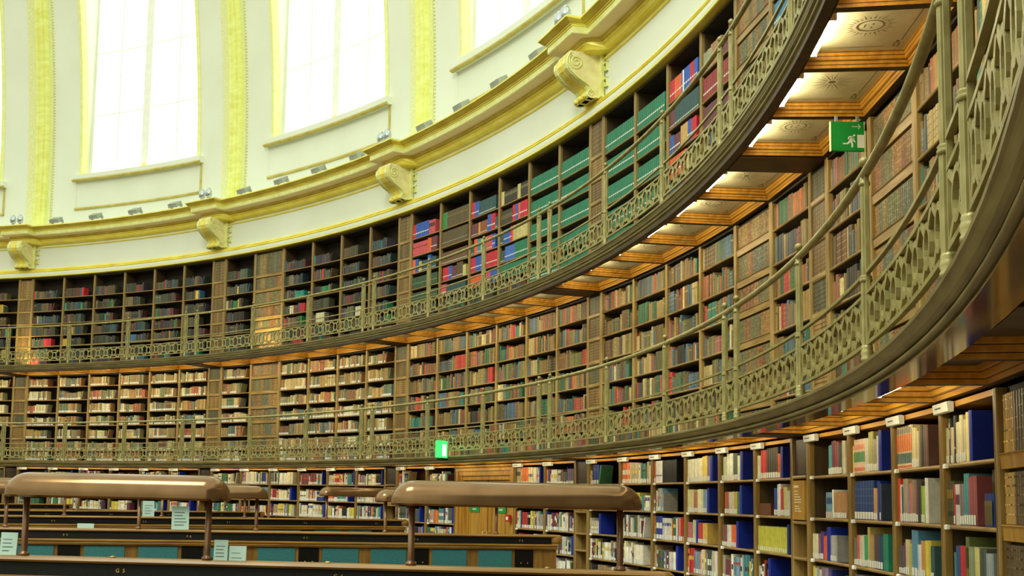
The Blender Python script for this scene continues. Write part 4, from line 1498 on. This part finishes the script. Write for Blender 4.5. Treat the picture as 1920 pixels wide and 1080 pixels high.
for s_ in (-1, 1):
    lf = MB()
    a, b = sorted((s_ * .022, s_ * (HWD - .2)))
    lf.box(a, b, .10, .14, .005, 2.05)
    for (z0, z1) in ((1.95, 2.04), (.9, 1.0), (.01, .2)):
        lf.box(a, b, .085, .10, z0, z1)
    for x in (a, b - .09):
        lf.box(x, x + .09, .085, .10, .2, 1.95)
    lf.box(a + .2, b - .2, .088, .098, 1.1, 1.85)
    o = lf.build('door_leaf', M['honey_d'], dr)
    h_ = MB()
    h_.tube([(s_ * .07, .085, .95), (s_ * .07, .03, .95), (s_ * .07, .03, 1.2), (s_ * .07, .085, 1.2)], .012, 8)
    h_.build('door_handle', M['gold_ink'], o)
q = MB()
q.box(-.022, .022, .105, .15, .005, 2.05)
q.build('meeting_gap', M['beam_dark'], dr)


def text_mesh(body, size, material, name):
    cu = bpy.data.curves.new(name, 'FONT')
    cu.body = body
    cu.size = size
    cu.align_x = 'CENTER'
    cu.align_y = 'CENTER'
    cu.extrude = .0006
    cu.space_line = .95
    cu.resolution_u = 2
    cu.materials.append(material)
    tmp = bpy.data.objects.new('tmp', cu)
    COL.objects.link(tmp)
    dg = bpy.context.evaluated_depsgraph_get()
    me = bpy.data.meshes.new_from_object(tmp.evaluated_get(dg))
    me.name = name
    bpy.data.objects.remove(tmp)
    bpy.data.curves.remove(cu)
    return me


for s_, nm in ((-1, 'left'), (1, 'right')):
    x = s_ * .43
    ca, sa = math.cos(rz), math.sin(rz)
    lo = (lx + x * ca - .083 * -0 - .0, ly + x * sa, 0)
    t = thing('door_sign', f'small green door sign with white lettering on the {nm} door leaf', 'sign', (lx + x * ca, ly + x * sa, 0), rz, 'green signs on the double door')
    q = MB()
    q.extz([(-.16, .078), (.16, .078), (.16, .0845), (-.16, .0845)], 1.515, 1.655)
    q.build('plate', M['green'], t)
    q = MB()
    for zz, words_ in ((1.597, ((-.115, 7), (.02, 6))), (1.552, ((-.062, 8),))):
        for x0, nl in words_:
            for i in range(nl):
                hx = x0 + i * .0152
                q.quad([(hx, .0772, zz), (hx + .0115, .0772, zz), (hx + .0115, .0772, zz + (.024 if i % 3 else .028)), (hx, .0772, zz + (.024 if i % 3 else .028))])
    q.build('lettering', M['ink_w'], t)
# red call point
(cx, cy_, _), crz = frame_at(3.641, R0 - .022)
t = thing('fire_alarm_call_point', 'small red fire alarm call point on the right door frame', 'fire alarm', (cx, cy_, 0), crz)
q = MB()
q.extz([(-.055, -.045), (.055, -.045), (.055, -.001), (-.055, -.001)], 1.385, 1.495)
q.build('casing', M['red'], t)
q = MB()
q.extz([(-.03, -.049), (.03, -.049), (.03, -.0455), (-.03, -.0455)], 1.415, 1.465)
q.build('push_glass', M['white'], t)

# ------------------------------------------------------------------ exit signs
t = thing('exit_sign', 'green exit sign with white running figure and arrow hung below upper gallery', 'exit sign', (19.764, -1.583, 0), 0.0)
X0, X1, Z0, Z1 = -.124, .124, 4.378, 4.602
q = MB()
q.box(X0, X1, -.012, .012, Z0, Z1)
q.build('sign_plate', M['green'], t)
q = MB()
q.box(X0 - .004, X0, -.014, .014, Z0 - .003, Z1 + .003)
q.box(X1, X1 + .004, -.014, .014, Z0 - .003, Z1 + .003)
q.build('edge_strip', M['gilt_p'], t)
q = MB()
q.box(-.09, -.07, -.008, .008, Z1, 4.652)
q.box(.07, .09, -.008, .008, Z1, 4.652)
q.build('hanger', M['grey'], t)
man = MB()
def sg(pts):
    man.quad([(X0 + (X1 - X0) * u, -.0128, Z0 + (Z1 - Z0) * v) for u, v in pts])
def limb(a, b, w_):
    dx, dy = b[0] - a[0], b[1] - a[1]
    L = math.hypot(dx, dy)
    nx, ny = -dy / L * w_, dx / L * w_
    sg([(a[0] + nx, a[1] + ny), (a[0] - nx, a[1] - ny), (b[0] - nx, b[1] - ny), (b[0] + nx, b[1] + ny)])
sg([(.70 + .036 * math.cos(i * PI / 6), .535 + .038 * math.sin(i * PI / 6)) for i in range(12)])
limb((.66, .47), (.585, .33), .052)
limb((.66, .485), (.55, .49), .022)
limb((.55, .49), (.52, .40), .022)
limb((.66, .45), (.70, .33), .022)
limb((.70, .33), (.735, .30), .02)
limb((.60, .34), (.64, .22), .03)
limb((.64, .22), (.63, .12), .028)
limb((.575, .35), (.50, .25), .03)
limb((.50, .25), (.35, .245), .024)
man.build('running_figure', M['white'], t)
q = MB()
q.quad([(X0 + (X1 - X0) * u, -.0128, Z0 + (Z1 - Z0) * v) for u, v in ((.79, .11), (1.0, .11), (1.0, .56), (.79, .56))])
q.build('white_door', M['white'], t)
q = MB()
def sg2(pts):
    q.quad([(X0 + (X1 - X0) * u, -.0128, Z0 + (Z1 - Z0) * v) for u, v in pts])
sg2([(.63, .828), (.86, .828), (.86, .85), (.63, .85)])
sg2([(.83, .93), (.90, .84), (.885, .83), (.81, .915)])
sg2([(.81, .765), (.885, .85), (.90, .84), (.83, .75)])
q.build('arrow', M['white'], t)
# lit sign on the lower gallery edge, seen nearly edge-on
a_ = ang(3.478)
t = thing('exit_sign', 'glowing green exit box fixed to the edge of the lower gallery above the door', 'exit sign', (0, 0, 0), 0)
t.location = (19.155 * math.cos(a_), 19.155 * math.sin(a_), 0)
t.rotation_euler = (0, 0, a_ - PI / 2 + .62)
q = MB()
q.box(-.05, .05, -.28, -.04, 2.385, 2.66)
q.build('lit_box', M['exit_glow'], t)
q = MB()
q.box(-.052, -.0505, -.23, -.09, 2.41, 2.60)
q.box(.0505, .052, -.23, -.09, 2.41, 2.60)
q.build('white_symbol', M['exit_white'], t)
q = MB()
q.box(-.04, .04, -.24, .0, 2.345, 2.383)
q.build('bracket', M['case_dark'], t)

# ------------------------------------------------------------------ reading desks
ROWS = {  # start, end of the top rail, height of the rail, how far the row runs on before the start
    1: ((14.17, -3.247), (17.945, -3.453), 1.33, 2.6, 'nearest'),
    2: ((12.414, 1.617), (18.259, 3.212), 1.33, 3.0, 'second nearest'),
    3: ((10.54, 6.80), (16.50, 8.11), 1.38, 2.4, 'third nearest'),
    4: ((10.146, 7.893), (13.711, 12.185), 1.40, 2.0, 'fourth nearest'),
    5: ((8.39, 14.0), (9.0, 15.4), 1.43, 6.0, 'farthest'),
}
ROWS[3] = ((11.20, 4.60 + 2.0 * .0), (16.5, 8.0), 1.385, 3.0, 'third nearest')
desk_frames = {}
for r_, (A_, B_, zt, back, nm) in ROWS.items():
    dx, dy = B_[0] - A_[0], B_[1] - A_[1]
    L = math.hypot(dx, dy)
    rz = math.atan2(dy, dx)
    desk_frames[r_] = (A_, rz, L, zt)
    t = thing('reading_desk', f'long leather-fronted reading desk, {nm} of the rows', 'desk', (A_[0], A_[1], 0), rz, 'rows of reading desks')
    x0, x1 = -back, L
    q = MB()
    q.extx([(-.075, zt - .03), (-.085, zt - .018), (-.075, zt - .004), (-.06, zt), (.06, zt), (.075, zt - .004), (.085, zt - .018), (.075, zt - .03)][::-1], x0, x1)
    # rounded end
    q.lathe([(.07, zt - .10), (.085, zt - .08), (.085, zt - .02), (.06, zt - .001)], 16, (x1 - .02, 0, 0))
    q.build('top_rail', M['desk'], t)
    q = MB()
    q.extx([(-.062, zt - .031), (.062, zt - .031), (.075, zt - .105), (-.075, zt - .105)], x0, x1 - .09)
    q.build('leather_strip', M['leather_b'], t)
    q = MB()
    q.extx([(-.078, zt - .106), (-.092, zt - .115), (-.092, zt - .126), (-.08, zt - .135), (-.088, zt - .145), (-.08, zt - .165), (.08, zt - .165), (.092, zt - .126), (.078, zt - .106)], x0, x1 - .02)
    q.build('moulding', M['desk'], t)
    q = MB()
    q.box(x0, x1 - .02, -.055, .055, .78, zt - .166)
    q.build('partition', M['desk_v'], t)
    # bays of teal leather, black drawers and oak stiles on the side that faces the camera
    per = 1.24
    off = {1: .14, 2: .05, 3: .2, 4: .2, 5: .1}[r_]
    i0 = math.ceil((x0 - off) / per)
    i1 = int((x1 - off - .15) / per)
    z0, z1 = .80, zt - .172
    num = 0
    for i in range(i0, i1 + 1):
        xb = off + i * per
        for (xa, wdt, nm2, mt) in ((.08, .40, 'leather_panel', 'leather_t'), (.52, .22, 'drawer', 'leather_b'), (.78, .40, 'leather_panel', 'leather_t')):
            if xb + xa + wdt > x1 - .12 or xb + xa < x0:
                continue
            q = MB()
            q.extx([(-.0555, z0), (-.066, z0 + .008), (-.066, z1 - .008), (-.0555, z1)], xb + xa, xb + xa + wdt)
            o = q.build(nm2, M[mt], t)
            if nm2 == 'drawer' and r_ <= 2:
                kq = MB()
                kq.sphere((xb + xa + .07, -.072, (z0 + z1) / 2 + .03), .008, 8)
                kq.sphere((xb + xa + .15, -.072, (z0 + z1) / 2 + .03), .008, 8)
                kq.build('knob', M['gold_ink'], o)
        num += 1
        letter = {1: 'G', 2: 'F', 3: 'E', 4: 'D', 5: 'C'}[r_]
        tx = part('seat_number', text_mesh(f'{letter}  {5 + i if r_ == 1 else 9 - i}', .031, M['gold_ink'], 'seat_number'), t)
        tx.location = (xb + .59 if r_ != 1 else xb + .59, -.0715, zt - .069)
        tx.rotation_euler = (PI / 2 - .17, 0, 0)
        if r_ == 1:
            q = MB()
            q.lathe([(.017, zt + .001), (.017, zt + .005), (.012, zt + .009), (.004, zt + .011)], 12, (xb + .52, 0, 0))
            q.build('brass_fitting', M['gold_ink'], t)
    for s_ in (-1, 1):
        q = MB()
        ya, yb = sorted((s_ * .058, s_ * .72))
        q.box(x0, x1 - .1, ya, yb, .745, .775)
        q.build('desktop', M['desk'], t)
        q = MB()
        ya, yb = sorted((s_ * .12, s_ * .68))
        q.box(x0 + .05, x1 - .15, ya, yb, .7752, .778)
        q.build('writing_leather', M['leather_b'], t)
    q = MB()
    q.box(x0, x1 - .05, -.05, .05, .003, .744)
    q.build('spine_panel', M['desk_v'], t)
    xx = x1 - .16
    while xx > x0:
        q = MB()
        q.extz([(xx - .02, -.66), (xx + .02, -.66), (xx + .02, -.052), (xx - .02, -.052)], .003, .744)
        q.extz([(xx - .02, .052), (xx + .02, .052), (xx + .02, .66), (xx - .02, .66)], .003, .744)
        q.build('support', M['desk_v'], t)
        xx -= 1.24


def row_pt(r_, s_, off=0.0):
    A_, rz, L, zt = desk_frames[r_]
    return (A_[0] + s_ * math.cos(rz) - off * math.sin(rz), A_[1] + s_ * math.sin(rz) + off * math.cos(rz), zt), rz


# ------------------------------------------------------------------ desk lamps
def shade_mesh(L):
    mb = MB()
    N = 16
    sec = []
    for i in range(N + 1):
        a = PI * i / N
        y = -.125 * math.cos(a)
        z = .132 * math.sin(a) ** .72
        sec.append((y, z))
    st = []
    e = .135
    for i in range(9):
        u = i / 8
        st.append((-L / 2 + e * (1 - math.cos(u * PI / 2)), math.sin(max(u, .02) * PI / 2)))
    st += [(-x, s_) for x, s_ in reversed(st)]
    b = 0
    for x, s_ in st:
        for y, z in sec:
            mb.v.append((x, y * (s_ * .85 + .15 if s_ > .1 else s_), .335 + .012 + z * (s_ ** .9)))
        # turned-in bottom edge
    m = N + 1
    for i in range(len(st) - 1):
        for q in range(N):
            mb.face((i * m + q, (i + 1) * m + q, (i + 1) * m + q + 1, i * m + q + 1), None, True)
    # lip below
    b = len(mb.v)
    ins = .018
    for x, s_ in st:
        yy = .125 * (s_ * .85 + .15 if s_ > .1 else s_)
        mb.v.extend([(x, -yy, .347), (x * .996, -max(yy - ins, 0.001), .335), (x * .996, max(yy - ins, .001), .335), (x, yy, .347)])
    for i in range(len(st) - 1):
        for q in range(3):
            mb.face((b + 4 * i + q + 1, b + 4 * (i + 1) + q + 1, b + 4 * (i + 1) + q, b + 4 * i + q), None, False)
    return mb.mesh('lamp_shade', M['lamp'])


def lamp(r_, sa, sb, label):
    """desk lamp on two posts standing at distances sa and sb along a desk"""
    mid = (sa + sb) / 2
    p, rz = row_pt(r_, mid)
    t = thing('desk_lamp', label, 'lamp', (p[0], p[1], p[2] + .001), rz, 'long bronze desk lamps')
    half = (sb - sa) / 2
    sh = part('lamp_shade', shade_mesh(sb - sa + .24), t)
    for s_ in (-1, 1):
        q = MB()
        q.lathe([(.030, .0), (.034, .006), (.030, .014), (.020, .02), (.0185, .03), (.0185, .36)], 14, (s_ * half, 0, 0))
        q.build('post', M['lamp_post'], t)


LAMPS = [(1, .14, 1.207, 'long bronze desk lamp with bright streak, left one on the nearest desk'),
         (1, 2.371, 3.542, 'long bronze desk lamp, right one on the nearest desk'),
         (2, 4.02, 5.321, 'bronze desk lamp on the second desk, beside its end, mostly behind another'),
         (2, 1.366, 2.591, 'bronze desk lamp, middle one on the second desk'),
         (2, -1.25, .051, 'bronze desk lamp at the left edge on the second desk')]
for a in LAMPS:
    lamp(*a)


def along(r_, px_dir):
    return None


# lamps on the farther desks: posts every 1.3 m
for r_, ss, nm in ((3, ((4.9, 6.15), (2.3, 3.55), (-.3, .95)), 'third desk'), (4, ((4.0, 5.25), (1.4, 2.65)), 'fourth desk')):
    for i, (a, b) in enumerate(ss):
        lamp(r_, a, b, f'small distant bronze desk lamp on the {nm}, {ORD[i + 1]} from its end')


# ------------------------------------------------------------------ paper notices
def notice(r_, s0, w_, h_, label, lines=5, tilt=.12, off=.0, flat=False):
    p, rz = row_pt(r_, s0 + w_ / 2, off)
    t = thing('notice_card', label, 'notice', (p[0], p[1], p[2] + .001), rz, 'paper notices on the desks')
    q = MB()
    # a folded tent card: front leaf and back leaf
    dy = h_ * math.tan(tilt)
    q.prism([(-dy, 0), (-dy + .002, 0), (.001, h_), (dy - .002, 0), (dy, 0), (0.002, h_ + .003), (-.002, h_ + .003)], lambda a, c, tt: (tt, a, c), -w_ / 2, w_ / 2)
    q.build('card', M['paper'], t)
    q = MB()
    for i in range(lines):
        f = .86 - .68 * i / max(lines - 1, 1)
        x0, x1 = -w_ * .36, w_ * random.uniform(.05, .38)
        y = lambda g: -dy * (1 - g) - .0018
        q.quad([(x0, y(f), h_ * f), (x1, y(f), h_ * f), (x1, y(f + .035), h_ * (f + .035)), (x0, y(f + .035), h_ * (f + .035))])
    q.build('printed_text', M['ink'], t)


notice(1, .002, .098, .125, 'pale green notice card beside the left post of the nearest left lamp', 5)
notice(1, 1.246, .080, .112, 'taller pale green card of the two by the right post of the nearest left lamp', 5, off=.0)
notice(1, 1.334, .098, .080, 'shorter pale green card of the two by the right post of the nearest left lamp', 3, off=.0)
notice(2, .75, .165, .045, 'low wide pale card lying on the second desk', 1)
notice(2, 1.70, .178, .24, 'large pale notice card standing on the second desk', 6)
A3 = desk_frames[3]
notice(3, 2.02, .16, .21, 'white notice card standing on the third desk', 5)
notice(3, -.55, .2, .03, 'flat white paper on the third desk near the left edge', 1)

# ------------------------------------------------------------------ added area light and the gallery uplights
def area(name, loc, target, size, power, col=(1, .97, .86)):
    ld = bpy.data.lights.new(name, 'AREA')
    ld.shape = 'DISK'
    ld.size = size
    ld.energy = power
    ld.color = col
    o = link(name, ld)
    o.location = loc
    d = Vector(target) - Vector(loc)
    o.rotation_euler = d.to_track_quat('-Z', 'Y').to_euler()
    return o


o = area('added_streak_light', (11.2, -7.6, 15.6), (12.5, 4, 2), 4.6, 1700, (.95, 1, .86))  # added unseen light, placed to reflect as a streak in the left lamp
o.data.shape = 'RECTANGLE'
o.data.size_y = 6.5
for k, z in ((1.04, 4.95), (2.28, 4.95)):
    ld = bpy.data.lights.new('gallery_uplight', 'SPOT')
    ld.energy = 70
    ld.color = (1, .82, .36)
    ld.spot_size = 1.5
    ld.spot_blend = .8
    ld.shadow_soft_size = .06
    o = link('gallery_uplight', ld)
    o.location = cyl(19.36, k, z)
    d = Vector(cyl(20.0, k, 5.35)) - o.location
    o.rotation_euler = d.to_track_quat('-Z', 'Y').to_euler()
print('books', len(books), 'objects', len(SC.objects))
